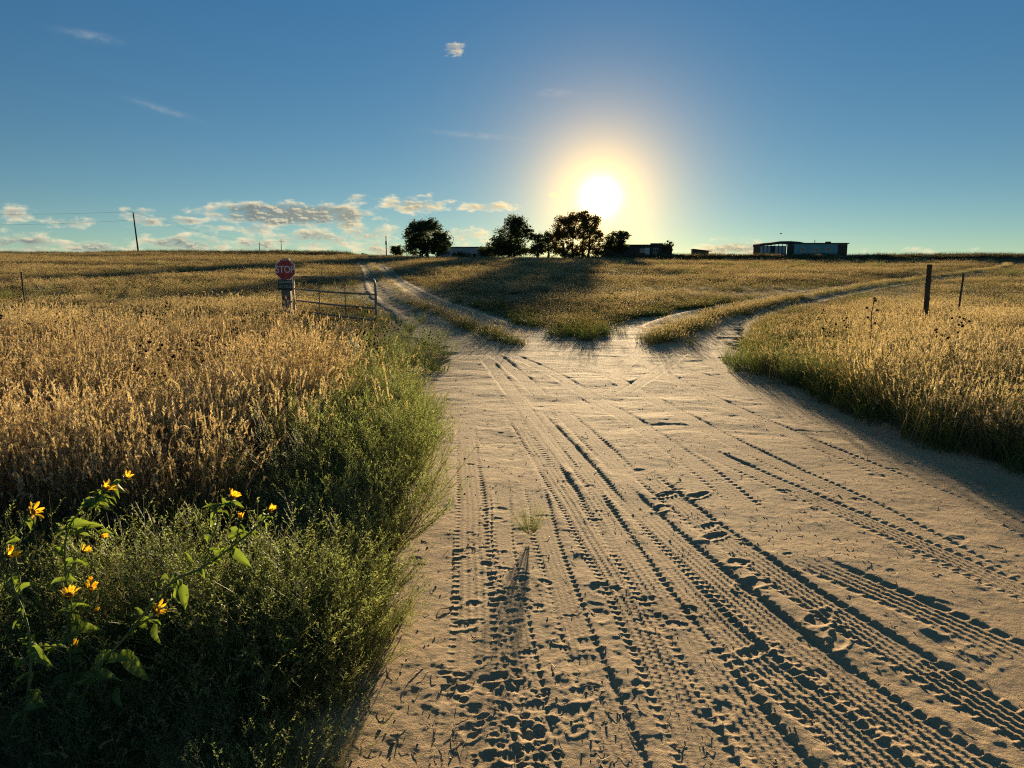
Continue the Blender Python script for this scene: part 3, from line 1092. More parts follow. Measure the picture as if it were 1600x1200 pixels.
def octo(rad, y0, y1):
    m = MB()
    n = 8
    vs = [(rad * math.cos(R(22.5 + 45 * i)), y, rad * math.sin(R(22.5 + 45 * i))) for y in (y0, y1) for i in range(n)]
    m.add(vs, [tuple(range(n)), tuple(range(2 * n - 1, n - 1, -1))] + [(i, n + i, n + (i + 1) % n, (i + 1) % n) for i in range(n)])
    return m


octo(0.318, 0.0, 0.004).build('border', M_WHITE, root)
octo(0.296, -0.004, -0.001).build('face', M_RED, root)
text_mesh('STOP', 0.285, M_WHITE, root, (0, -0.006, 0.0), sx=0.82)
for z in (.22, -.22):
    m = MB()
    m.tube([(0, -.012, z), (0, 0.1, z)], 0.012, 8)
    m.build('bolt', M_STEEL, root)
sc_ = at(446, 445, Yp - .13)
root = empty('warning_sign', sc_)
tag(root, 'small dark rectangular warning sign with pale letters below the stop sign', 'sign')
m = MB()
m.box((0, 0, 0), (0.44, 0.006, 0.31))
m.build('plate', M_BLACKS, root)
M_PALETX = mat_plain('pale_lettering', (0.42, 0.46, 0.42), 0.6)
text_mesh('BEWARE', 0.105, M_PALETX, root, (0, -0.006, 0.075), sx=0.95)
text_mesh('OF DOG', 0.105, M_PALETX, root, (0, -0.006, -0.055), sx=0.98)

# left steel fence post
p = at(38, 470, 23)
root = empty('steel_fence_post', (p.x, 23, gz(p.x, 23)))
tag(root, 'thin dark steel fence post alone in the grass at far left', 'post')
m = MB()
m.box((0, 0, .6), (0.045, 0.012, 1.5))
m.box((0, 0.02, .6), (0.01, 0.03, 1.5))
m.build('shaft', M_TPOST, root)
m = MB()
m.box((0, -.012, 0), (.02, .014, .025))
stud = m.mesh('stud', M_TPOST)
for i in range(9):
    o = bpy.data.objects.new('stud', stud)
    COL.objects.link(o)
    o.parent = root
    o.location = (0, 0, .35 + i * .1)
# right posts
p = at(1453, 413, 16)
WP = Vector((p.x, 16, 0))
root = empty('wooden_fence_post', (p.x, 16, 0))
tag(root, 'thick dark wooden fence post standing in the golden grass at right', 'post')
m = MB()
m.tube([(0, 0, -.3), (.006, 0, .5), (0, .004, 1.1), (-.004, 0, p.z - .02), (-.004, 0, p.z)], [.054, .052, .053, .050, .042], 9)
m.build('timber', M_POLE, root)
m = MB()
m.box((0.04, -.062, p.z - .35), (.02, .01, .05))
m.build('staple', M_STEEL, root)
m = MB()
m.box((0.03, -.062, p.z - .75), (.02, .01, .05))
m.build('staple', M_STEEL, root)
p2 = at(1502, 427, 17.5)
TP = Vector((p2.x, 17.5, 0))
root = empty('steel_fence_post', (p2.x, 17.5, 0))
tag(root, 'leaning thin steel fence post right of the wooden post', 'post')
root.rotation_euler = (0, R(2.5), 0)
m = MB()
m.box((0, 0, p2.z / 2 - .1), (0.045, 0.012, p2.z + .2))
m.box((0, 0.02, p2.z / 2 - .1), (0.01, 0.03, p2.z + .2))
m.build('shaft', M_TPOST, root)
m = MB()
m.box((0, -.012, 0), (.02, .014, .025))
stud = m.mesh('stud', M_TPOST)
for i in range(9):
    o = bpy.data.objects.new('stud', stud)
    COL.objects.link(o)
    o.parent = root
    o.location = (0, 0, .35 + i * .1)
for i, z in enumerate((0.62, 0.95)):
    dirv = (TP - WP).normalized()
    wire(TP + Vector((0, -.02, z)), TP + Vector((9.5, 2.5, z - .05)), .06, ('lower' if i == 0 else 'upper') + ' slack fence wire running right from the leaning steel post', .0035, 'fence_wire', 'wire', 14)

# ------------------------------------------------------------------ grass and weeds


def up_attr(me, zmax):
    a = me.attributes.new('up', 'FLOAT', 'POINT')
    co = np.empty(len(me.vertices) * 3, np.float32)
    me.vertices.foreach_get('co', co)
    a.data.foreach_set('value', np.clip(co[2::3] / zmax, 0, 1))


def blade(m, rd, base, h, lean, az_, wd, segs=3, droop=0.0):
    d = Vector((math.cos(az_), math.sin(az_), 0))
    side = Vector((-d.y, d.x, 0))
    tw = rd.uniform(0, 3.14)
    side = (side * math.cos(tw) + d * math.sin(tw) * .6).normalized()
    pts = []
    for i in range(segs + 1):
        t = i / segs
        pts.append(base + d * (lean * t * t * h + droop * t ** 4 * h) + Vector((0, 0, h * (t - 0.5 * droop * t ** 3))))
    m.strip(pts, side, [wd * (1 - .85 * (i / segs) ** 1.5) for i in range(segs + 1)])
    return pts[-1]


def seedhead(m, rd, p, L, wd, curl, az_, n=7, spread=0.3):
    d = Vector((math.cos(az_), math.sin(az_), 0))
    for i in range(n):
        t = i / n
        c = p + Vector((0, 0, L * t * (1 - curl * t))) + d * (curl * L * t * t)
        a = Vector((rd.uniform(-1, 1) * spread, rd.uniform(-1, 1) * spread, 1)).normalized() * L / n * rd.uniform(.7, 1.2)
        b = a.orthogonal().normalized()
        b = Matrix.Rotation(rd.uniform(0, 6.28), 3, a.normalized()) @ b
        w_ = wd * (0.5 + math.sin(math.pi * min(1, t + .15)) * .6)
        m.add([c - a, c + b * w_, c + a, c - b * w_], [(0, 1, 2, 3)])


def tuft(name, mats, nb, ns, rad, h0, h1, bw, lean, head, seed, extra=None):
    """mats: blade, head"""
    rd = random.Random(seed)
    m = MB()
    for i in range(nb):
        an, rr = rd.uniform(0, 6.28), rad * rd.random() ** .6
        base = Vector((math.cos(an) * rr, math.sin(an) * rr, -0.02))
        blade(m, rd, base, rd.uniform(h0 * .45, h1 * .8), rd.uniform(.1, lean), rd.uniform(0, 6.28), bw * rd.uniform(.6, 1.2), 3, rd.uniform(0, .35))
    for i in range(ns):
        an, rr = rd.uniform(0, 6.28), rad * rd.random() ** .6
        base = Vector((math.cos(an) * rr, math.sin(an) * rr, -0.02))
        m.cur = 0
        a2 = rd.uniform(0, 6.28)
        tip = blade(m, rd, base, rd.uniform(h0, h1), rd.uniform(.05, lean * .7), a2, bw * .55, 3, 0)
        m.cur = 1
        if head == 'foxtail':
            seedhead(m, rd, tip, rd.uniform(.05, .09), .0065, rd.uniform(.2, .8), a2, 9, .25)
        elif head == 'panicle':
            seedhead(m, rd, tip - Vector((0, 0, .03)), rd.uniform(.07, .15), .0075, rd.uniform(.0, .35), a2, 9, .9)
        elif head == 'wisp':
            seedhead(m, rd, tip - Vector((0, 0, .04)), rd.uniform(.08, .15), .0055, rd.uniform(.1, .6), a2, 9, 1.3)
        elif head == 'dot':
            for q in range(3):
                c = tip + Vector((rd.uniform(-.06, .06), rd.uniform(-.06, .06), rd.uniform(-.12, .03)))
                for ax in range(3):
                    a = Vector((rd.uniform(-1, 1), rd.uniform(-1, 1), rd.uniform(-1, 1))).normalized() * .017
                    b = a.orthogonal().normalized() * .017
                    m.add([c - a, c + b, c + a, c - b], [(0, 1, 2, 3)])
    me = m.mesh(name, mats)
    up_attr(me, h1)
    return bpy.data.objects.new(name, me)


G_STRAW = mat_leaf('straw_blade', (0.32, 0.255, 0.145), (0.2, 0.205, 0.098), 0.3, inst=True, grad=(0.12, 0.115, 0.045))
G_HEAD = mat_leaf('pale_seed_head', (0.56, 0.46, 0.28), (0.47, 0.39, 0.225), 0.35, inst=True)
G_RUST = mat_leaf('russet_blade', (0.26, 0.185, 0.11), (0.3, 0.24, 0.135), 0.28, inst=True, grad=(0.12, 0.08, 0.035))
G_RHEAD = mat_leaf('tan_seed_head', (0.45, 0.345, 0.205), (0.48, 0.38, 0.225), 0.35, inst=True)
G_GREEN = mat_leaf('green_blade', (0.083, 0.122, 0.038), (0.134, 0.141, 0.046), 0.32, inst=True, tcol=(1.35, 1.35, .6))
G_GHEAD = mat_leaf('greenish_seed_head', (0.230, 0.218, 0.096), (0.307, 0.243, 0.115), 0.35, inst=True)
G_DOT = mat_plain('dry_seed_disc', (0.045, 0.03, 0.02), 0.9)
G_WEED = mat_leaf('weed_leaf', (0.105, 0.155, 0.05), (0.15, 0.185, 0.055), 0.42, inst=True, tcol=(1.3, 1.3, .65))
G_WSTEM = mat_leaf('weed_stem', (0.17, 0.18, 0.065), (0.22, 0.18, 0.08), 0.2, inst=True)


def scatter(name, protos, pts, rot, scl, idx, tint, label, cat='grass'):
    c = bpy.data.collections.new(name + '_sources')
    for i, p in enumerate(protos):
        p.name = '%s_source_%02d' % (name, i)
        c.objects.link(p)
    me = bpy.data.meshes.new(name)
    n = len(pts)
    me.vertices.add(n)
    me.vertices.foreach_set('co', np.asarray(pts, np.float32).ravel())
    for nm, typ, key, arr in (('rot', 'FLOAT_VECTOR', 'vector', rot), ('scl', 'FLOAT_VECTOR', 'vector', scl), ('idx', 'INT', 'value', idx), ('tint', 'FLOAT', 'value', tint)):
        a = me.attributes.new(nm, typ, 'POINT')
        a.data.foreach_set(key, np.ascontiguousarray(arr, np.int32 if typ == 'INT' else np.float32).ravel())
    o = bpy.data.objects.new(name, me)
    COL.objects.link(o)
    ng = bpy.data.node_groups.new(name, 'GeometryNodeTree')
    ng.interface.new_socket('Geometry', in_out='INPUT', socket_type='NodeSocketGeometry')
    ng.interface.new_socket('Geometry', in_out='OUTPUT', socket_type='NodeSocketGeometry')
    gi, go = ng.nodes.new('NodeGroupInput'), ng.nodes.new('NodeGroupOutput')
    iop = ng.nodes.new('GeometryNodeInstanceOnPoints')
    ci = ng.nodes.new('GeometryNodeCollectionInfo')
    ci.inputs['Collection'].default_value = c
    ci.inputs['Separate Children'].default_value = True
    ci.inputs['Reset Children'].default_value = True
    ng.links.new(gi.outputs[0], iop.inputs['Points'])
    ng.links.new(ci.outputs[0], iop.inputs['Instance'])
    iop.inputs['Pick Instance'].default_value = True
    for nm, typ, sk in (('idx', 'INT', 'Instance Index'), ('rot', 'FLOAT_VECTOR', 'Rotation'), ('scl', 'FLOAT_VECTOR', 'Scale')):
        na = ng.nodes.new('GeometryNodeInputNamedAttribute')
        na.data_type = typ
        na.inputs['Name'].default_value = nm
        ng.links.new(na.outputs[0], iop.inputs[sk])
    ng.links.new(iop.outputs[0], go.inputs[0])
    md = o.modifiers.new('scatter', 'NODES')
    md.node_group = ng
    tag(o, label, cat, kind='stuff')
    return o


def field(bands, keep):
    """random points in the wedge the camera and a step aside can see; bands: (y0, y1, per m2)"""
    P = []
    for (y0, y1, rho) in bands:
        half = 0.80 * y1 + 2.5
        n = int(rho * (y1 - y0) * 2 * half)
        x = rng.uniform(-half, half, n)
        y = rng.uniform(y0, y1, n)
        k_ = np.abs(x) < 0.80 * y + 2.5
        x, y = x[k_], y[k_]
        k_ = rng.random(len(x)) < keep(x, y)
        P.append(np.stack([x[k_], y[k_], np.full(k_.sum(), rho)], -1))
    return np.concatenate(P)


def finish(name, protos, P, wfun, hfun, tfun, label, wind=0.10):
    x, y = P[:, 0], P[:, 1]
    n = len(x)
    pts = np.stack([x, y, hgt(x, y) - 0.01], -1)
    rot = np.stack([rng.normal(0, .15, n), rng.normal(wind, .15, n), rng.uniform(0, 6.283, n)], -1)
    rot[:, :2] *= 1.0
    sw = wfun(x, y) * rng.uniform(.75, 1.3, n)
    sh = hfun(x, y) * rng.uniform(.7, 1.25, n)
    scatter(name, protos, pts, rot, np.stack([sw, sw, sh], -1), rng.integers(0, len(protos), n), np.clip(tfun(x, y) + rng.normal(0, .18, n), 0, 1), label)
    print(name, n)


def outside(x, y):
    return ss(-sand_sd(x, y), -0.02, 0.35) * ss(branch_d(x, y) + fbm(x * .5, y * .5, 9, 2) * .3, np.where(x < 0, 1.6, 1.3) - .3 * ss(y, 35, 60), np.where(x < 0, 2.0, 1.65) - .4 * ss(y, 35, 60))


def branch_d(x, y):
    return np.minimum(line_dist(x, y, BR_L), line_dist(x, y, BR_R))


def bank_zone(x, y):
    """the strip of weed bushes left of the sand"""
    d = -poly_sd(x, y, SAND_POLY) + fbm(x * .8, y * .8, 97, 2) * .5
    return (x < 0) * (1 - ss(d, 1.0, 1.7)) * (1 - ss(y, 14, 19))


# golden field grass
T_GOLD = [tuft('g%d' % i, [G_STRAW, G_HEAD], 50, 17, .22, .36, .66, .0055, .55, 'wisp' if i % 2 else 'panicle', 100 + i) for i in range(5)] + \
         [tuft('g%d' % i, [G_STRAW, G_HEAD], 40, 24, .20, .42, .70, .006, .4, 'foxtail', 120 + i) for i in range(3)]
T_RUST = [tuft('r%d' % i, [G_RUST, G_RHEAD], 95, 24, .24, .30, .66, .0042, .75, 'wisp' if i % 3 else 'foxtail', 140 + i) for i in range(6)]
T_GREEN = [tuft('n%d' % i, [G_GREEN, G_GHEAD], 60, 12, .16, .25, .55, .007, .6, 'foxtail', 160 + i) for i in range(4)]
T_DOT = [tuft('d%d' % i, [G_GREEN, G_DOT], 5, 6, .14, .55, .85, .008, .25, 'dot', 180 + i) for i in range(3)]


def rust_zone(x, y):
    """the russet patch left of the weeds"""
    return ss(-x + fbm(x * .4, y * .4, 90, 3) * 2.5, 1.4, 3.2) * (1 - ss(y + fbm(x * .3, y * .3, 91, 3) * 6, 9.0, 16.0)) * ss(y, 3.6, 4.6)


def patch(x, y):
    return ss(fbm(x * .10, y * .16, 92, 4), -.25, .3)


def green_edge(x, y):
    d = -poly_sd(x, y, SAND_POLY)
    return np.exp(-np.clip(d - .15, 0, 99) / .8)


BANDS = [(1.2, 6, 46), (6, 13, 30), (13, 28, 15), (28, 55, 6.5), (55, 100, 3.0), (100, 150, 1.7), (150, 215, .5)]
wfar = lambda x, y: 0.9 + 0.55 * ss(y, 12, 28) + .8 * ss(y, 28, 60) + 1.2 * ss(y, 60, 110)
left_near = lambda x, y: (x < 0) & (y < 5.0 + .5 * x)
P = field(BANDS, lambda x, y: outside(x, y) * (1 - rust_zone(x, y) * .9) * (1 - .8 * green_edge(x, y)) * np.where(left_near(x, y), 0.04, 1) * (1 - .87 * bank_zone(x, y)) * (0.4 + .6 * patch(x, y)))
finish('golden_field_grass', T_GOLD, P, wfar, lambda x, y: (0.72 + .22 * patch(x, y) + .5 * fbm(x * .6, y * .6, 98, 2)) * (1 - .42 * ss(y, 12, 24)) * (.45 + .55 * ss(branch_d(x, y), 1.3, 5.5)) * (1 - .55 * np.exp(-((x + 4.6) / 3.6) ** 4 - ((y - 16.5) / 6.0) ** 4)),
       lambda x, y: .2 + .42 * (1 - patch(x, y)) + .5 * green_edge(x, y), 'golden dry grass with pale seed heads covering the fields')
P = field([(3.4, 8, 48), (8, 18, 24)], lambda x, y: outside(x, y) * rust_zone(x, y))
finish('russet_grass', T_RUST, P, lambda x, y: 1.0 + x * 0, lambda x, y: .95 + .7 * fbm(x * .9, y * .9, 98, 2), lambda x, y: .4 + 1.6 * fbm(x * .5, y * .5, 99, 3), 'russet brown dry grass in the left field behind the green weeds')
P = field([(1.2, 6, 70), (6, 13, 40), (13, 30, 16), (30, 70, 4)], lambda x, y: outside(x, y) * np.clip(green_edge(x, y) * 1.1 + .10 + .35 * left_near(x, y), 0, 1) * .8 * (1 - .72 * bank_zone(x, y)))
finish('green_verge_grass', T_GREEN, P, lambda x, y: .95 + .5 * ss(y, 10, 30), lambda x, y: (.75 + .25 * fbm(x * .6, y * .6, 95, 2)) * (1 - .3 * bank_zone(x, y)) * (1 - .3 * ss(y, 10, 20)), lambda x, y: .4 + fbm(x * .5, y * .5, 96, 2), 'green grass along the edges of the sandy road')
P = field([(5, 14, 1.0), (14, 34, .45), (34, 80, .2)], lambda x, y: outside(x, y) * np.where(x < 0, 1, .12) * ss(y, 6, 10) * (1 - .8 * np.exp(-((x + 4.6) / 3.0) ** 4 - ((y - 17) / 5.0) ** 4)))
finish('dried_wildflower_stems', T_DOT, P, lambda x, y: 1.0 + x * 0, lambda x, y: .95 + x * 0, lambda x, y: .6 + x * 0, 'thin dried wildflower stems with dark seed discs among the grass')
# strips of short grass between the wheel lines
MED = [[ground_at(u, v) for u, v in l] for l in ([(640, 475), (700, 497), (760, 520), (806, 538)], [(1020, 537), (1058, 517), (1105, 501), (1170, 483), (1250, 466)])]
MED += [BR_L[8:], BR_R[14:]]
xs, ys = [], []
for li, l in enumerate(MED):
    for (a, b) in zip(l[:-1], l[1:]):
        L = math.hypot(b[0] - a[0], b[1] - a[1])
        n = int(L * (11, 26, 5, 15)[li])
        t = rng.random(n)
        sg = .22 if li == 1 else (.16 if li == 0 else .28)
        xs.append(a[0] + (b[0] - a[0]) * t + rng.normal(0, sg, n))
        ys.append(a[1] + (b[1] - a[1]) * t + rng.normal(0, sg, n))
P = np.stack([np.concatenate(xs), np.concatenate(ys)], -1)
finish('median_grass', [o.copy() for o in T_GREEN[:2]] + [o.copy() for o in T_GOLD[:1]], P, lambda x, y: .9 + x * 0, lambda x, y: .42 + x * 0, lambda x, y: .5 + x * 0, 'strips of short green grass between the wheel lines of the tracks')


# weed bushes: fine branching stems with tiny leaves
def bush_mesh(seed, H=.6, Rr=.5, ns=46):
    rd = random.Random(seed)
    ms, ml = MB(), MB()
    for i in range(ns):
        an = rd.uniform(0, 6.283)
        tilt = rd.random() ** .7 * 1.05
        L = H * rd.uniform(.7, 1.1) * (1 - .18 * tilt)
        d = Vector((math.cos(an) * math.sin(tilt), math.sin(an) * math.sin(tilt), math.cos(tilt)))
        base = Vector((math.cos(an), math.sin(an), 0)) * rd.uniform(0, .07)
        up = Vector((0, 0, 1))
        pts = [base + d * L * t + up * (.16 * L * t * t) for t in (0, .35, .7, 1)]
        sd_ = d.orthogonal().normalized()
        ms.strip(pts, sd_, [.006, .005, .0035, .002])
        for j in range(13):
            t = rd.uniform(.18, 1)
            p = base + d * L * t + up * (.16 * L * t * t)
            a2 = rd.uniform(0, 6.283)
            e = (d * .8 + Vector((math.cos(a2), math.sin(a2), rd.uniform(.1, .7))) * .75).normalized()
            bl = rd.uniform(.05, .15) * (1.25 - .6 * t) * H / .6
            ms.strip([p, p + e * bl], e.orthogonal().normalized(), [.0025, .0015])
            for q in range(10):
                c = p + e * bl * (q + rd.random()) / 10
                lf = (e * .7 + Vector((rd.uniform(-1, 1), rd.uniform(-1, 1), rd.uniform(-.6, 1)))).normalized() * rd.uniform(.008, .018)
                sw = lf.orthogonal().normalized() * rd.uniform(.0016, .0032)
                ml.add([c, c + lf * .5 + sw, c + lf, c + lf * .5 - sw], [(0, 1, 2, 3)])
    return ms, ml


M_BST = mat_leaf('bush_stem', (0.128, 0.141, 0.058), (0.166, 0.141, 0.064), 0.2)
M_BLF = mat_leaf('bush_leaf', (0.225, 0.28, 0.135), (0.28, 0.315, 0.145), 0.5, tcol=(1.3, 1.3, .7))
BM = []
for i in range(4):
    a, b = bush_mesh(300 + i, H=.6 + .05 * (i % 2))
    BM.append((a.mesh('stems', M_BST), b.mesh('foliage', M_BLF)))
LB = {'near': 'low feathery green weed bush at the foot of the sunflowers beside the sand', 'behind': 'feathery green weed bush directly behind the sunflowers, before the russet grass',
      'mass': 'feathery green weed bush in the dense bank along the left edge of the sand',
      'far': 'feathery green weed bush by the left roadside short of the gate',
      'dark': 'low dark weed clump out in the golden field',
      'right': 'low green weed bush at the foot of the tall grass right of the sand'}


def bush(x, y, s_, key, hs=1.0):
    root = empty('weed_bush', (x, y, gz(x, y) - .02), random.uniform(0, 6.28))
    root.scale = (s_, s_, s_ * hs)
    tag(root, LB[key], 'bush', {'near': 'weed bushes round the sunflowers', 'behind': 'weed bushes behind the sunflowers', 'mass': 'weed bushes left of the sand', 'far': 'weed bushes toward the gate', 'dark': 'weed clumps in the field', 'right': 'weed bushes right of the sand'}[key])
    ms_, ml_ = random.choice(BM)
    for nm, me in (('stems', ms_), ('foliage', ml_)):
        o = bpy.data.objects.new(nm, me)
        COL.objects.link(o)
        o.parent = root


def bush_px(u, v, s_, key, hs=1.0):
    x, y = ground_at(u, v)
    bush(x, y, s_, key, hs)


for i in range(70):      # the bank beside the sand
    t = random.random()
    y = 2.3 + 5.4 * t
    edge = np.interp(y, [1.5, 2.3, 3.0, 4.0, 5.0, 6.0, 8.0], [-.6, -.52, -.44, -.40, -.46, -.66, -.9])
    x = edge - .15 - abs(random.gauss(0, .42)) - .1 * random.random()
    if y < 3.4 and x < -1.0:
        x = random.uniform(-1.0, -.75)
    bush(x, y, random.uniform(.55, .95) * (0.75 + .35 * ss(np.array(y), 2.5, 4.5).item()), 'mass')
for i in range(46):      # the near end of the bank, round the sunflowers
    y = random.uniform(1.6, 3.0)
    x = np.interp(y, [1.75, 2.3, 3.0], [-.56, -.50, -.43]) - .10 - random.random() ** 1.2 * 1.5
    tall = x <= -.78 and y > 2.5
    bush(x, y, random.uniform(.78, 1.0) if tall else random.uniform(.38, .58), 'behind' if tall else 'near')
for i in range(18):      # behind the sunflowers
    y = random.uniform(2.9, 4.5)
    bush(random.uniform(-.80, -.18) * y - .4, y, random.uniform(.40, .58), 'behind')
for (u, v, s_) in [(600, 625, 1.2), (560, 640, 1.1), (640, 612, 1.0), (655, 570, 1.25), (610, 585, 1.3), (560, 590, 1.2), (690, 562, 1.0), (668, 545, 1.5), (620, 548, 1.4), (575, 545, 1.2),
                   (640, 520, 1.3), (690, 530, 1.1), (600, 510, 1.1), (660, 505, 1.0), (625, 655, 1.0), (590, 672, 1.0)]:
    bush_px(u, v, s_ * (.85 if v > 550 else .5), 'far')
for i in range(20):
    t = random.random()
    u, v = 1150 + 480 * t, 575 + 155 * t
    x, y = ground_at(u, v)
    bush(x + random.uniform(.1, .6), y + random.uniform(.05, .5), random.uniform(.4, .75), 'right')
for (u, v, s_) in [(68, 460, 2.2), (8, 470, 2.0), (250, 416, 3), (290, 428, 3), (1395, 485, 1.9), (1340, 470, 1.5), (770, 432, 2.2), (815, 445, 2), (890, 428, 2.2), (1075, 430, 2), (1110, 440, 2), (1180, 420, 3),
                   (1250, 417, 3), (1370, 418, 3), (1580, 431, 2.6), (970, 418, 2.6), (700, 428, 2), (1040, 415, 3), (175, 445, 1.6), (1130, 419, 3), (1300, 409, 3), (1420, 409, 3)]:
    bush_px(u, v, s_ * .8, 'dark', .55)

# dark weeds standing on the crest and on the bank before the houses
M_DW = mat_leaf('crest_weed', (0.075, 0.07, 0.03), (0.10, 0.085, 0.035), .25, inst=True)
T_CR = [tuft('c%d' % i, [M_DW, M_DW], 60, 20, .5, .4, .95, .03, .5, 'panicle', 200 + i) for i in range(3)]
n = 5200
x = rng.uniform(-135, 140, n)
y = np.where(x < -20, rng.uniform(141, 158, n), rng.uniform(133, 150, n))
k_ = (x < -32) | (x > 12)
x, y = x[k_], y[k_]
finish('crest_weeds', T_CR, np.stack([x, y], -1), lambda x, y: 1.5 + x * 0, lambda x, y: .75 + .5 * vn(x * .2, y * .2, 8), lambda x, y: .5 + x * 0, 'dark tall weeds along the crest in front of the houses')
# sprig of weed growing in the wheel track
x, y = ground_at(828, 832)
root = empty('weed_sprig', (x, y, -.01))
root.scale = (.28, .28, .3)
tag(root, 'lone small weed sprig growing in the sand between the wheel tracks', 'weed')
for nm, me in (('stems', BM[0][0]), ('foliage', BM[0][1])):
    o = bpy.data.objects.new(nm, me)
    COL.objects.link(o)
    o.parent = root

# ------------------------------------------------------------------ wild sunflowers in the near left corner
M_SST = mat_leaf('sunflower_stem', (0.166, 0.205, 0.070), (0.218, 0.218, 0.083), 0.15)
M_SLF = mat_leaf('sunflower_leaf', (0.13, 0.19, 0.055), (0.17, 0.225, 0.065), 0.4, tcol=(1.5, 1.5, .5))
M_PET = mat_leaf('yellow_petal', (0.88, 0.60, 0.035), (0.88, 0.52, 0.025), 0.5, tcol=(1.2, 1.1, .8))
M_DISC = mat_plain('flower_disc', (0.22, 0.10, 0.025), 0.9, var=.4, scale=80)
M_SEP = mat_leaf('green_sepal', (0.13, 0.19, 0.05), (0.17, 0.2, 0.06), 0.35)


def petal_mesh(L=.026, W=.009):
    m = MB()
    rows = [(0, .25), (.3, .85), (.6, 1), (.85, .7), (1, .12)]
    vs, fs = [], []
    for t, w_ in rows:
        for s_ in (-1, 0, 1):
            vs.append((s_ * W / 2 * w_, L * t, .006 * math.sin(t * 2.2) - (.0015 if s_ == 0 else 0)))
    for i in range(len(rows) - 1):
        for j in range(2):
            b = i * 3 + j
            fs.append((b, b + 1, b + 4, b + 3))
    m.add(vs, fs)
    return m.mesh('petal', M_PET, True)


PET = petal_mesh()
LEAF = []
for q in range(3):
    m = MB()
    L, W = 1.0, .28 + .06 * q
    rows = 9
    vs, fs = [], []
    for i in range(rows + 1):
        t = i / rows
        w_ = W / 2 * (math.sin(math.pi * t ** .62) ** .9 if 0 < t < 1 else .02)
        bend = -.28 * t * t - .06 * math.sin(6 * t + q)
        for j in range(-2, 3):
            vs.append((j / 2 * w_ * (1 + .06 * math.sin(i * 2.4 + j)), L * t, bend + abs(j) * .035 * (1 if t < .9 else .5) + .012 * math.sin(5 * t + j * 2 + q)))
    for i in range(rows):
        for j in range(4):
            b = i * 5 + j
            fs.append((b, b + 1, b + 6, b + 5))
    m.add(vs, fs)
    LEAF.append(m.mesh('leaf', M_SLF, True))


def disc_mesh(s_):
    m = MB()
    m.tube([(0, 0, -.010 * s_), (0, 0, -.004 * s_), (0, 0, 0.003 * s_), (0, 0, .008 * s_)], [.004 * s_, .010 * s_, .0105 * s_, .004 * s_], 10)
    return m


def flower(root, p, face, s_=1.0, n=13, cup=0.35, miss=0.0):
    face = face.normalized()
    q = face.to_track_quat('Z', 'Y')
    f = disc_mesh(1.0).build('flower', M_DISC, root, smooth=True)
    f.location = p
    f.rotation_mode = 'QUATERNION'
    f.rotation_quaternion = q
    f.scale = (s_ * .9,) * 3
    m = MB()
    for i in range(11):
        a = 2 * math.pi * i / 11
        d = Vector((math.cos(a), math.sin(a), 0))
        sd_ = Vector((-d.y, d.x, 0))
        m.strip([d * .004 + Vector((0, 0, -.011)), d * .012 + Vector((0, 0, -.004)), d * .019 + Vector((0, 0, .001))], sd_, [.006, .006, .001])
    m.build('sepals', M_SEP, f)
    for i in range(n):
        if random.random() < miss:
            continue
        o = bpy.data.objects.new('petal', PET)
        COL.objects.link(o)
        o.parent = f
        a = 2 * math.pi * (i + random.uniform(-.2, .2)) / n
        o.location = (-math.sin(a) * .009, math.cos(a) * .009, .001)
        o.rotation_euler = (cup + random.uniform(-.25, .35), random.uniform(-.3, .3), a)
        k_ = random.uniform(.8, 1.15)
        o.scale = (k_, k_, k_)
    return f


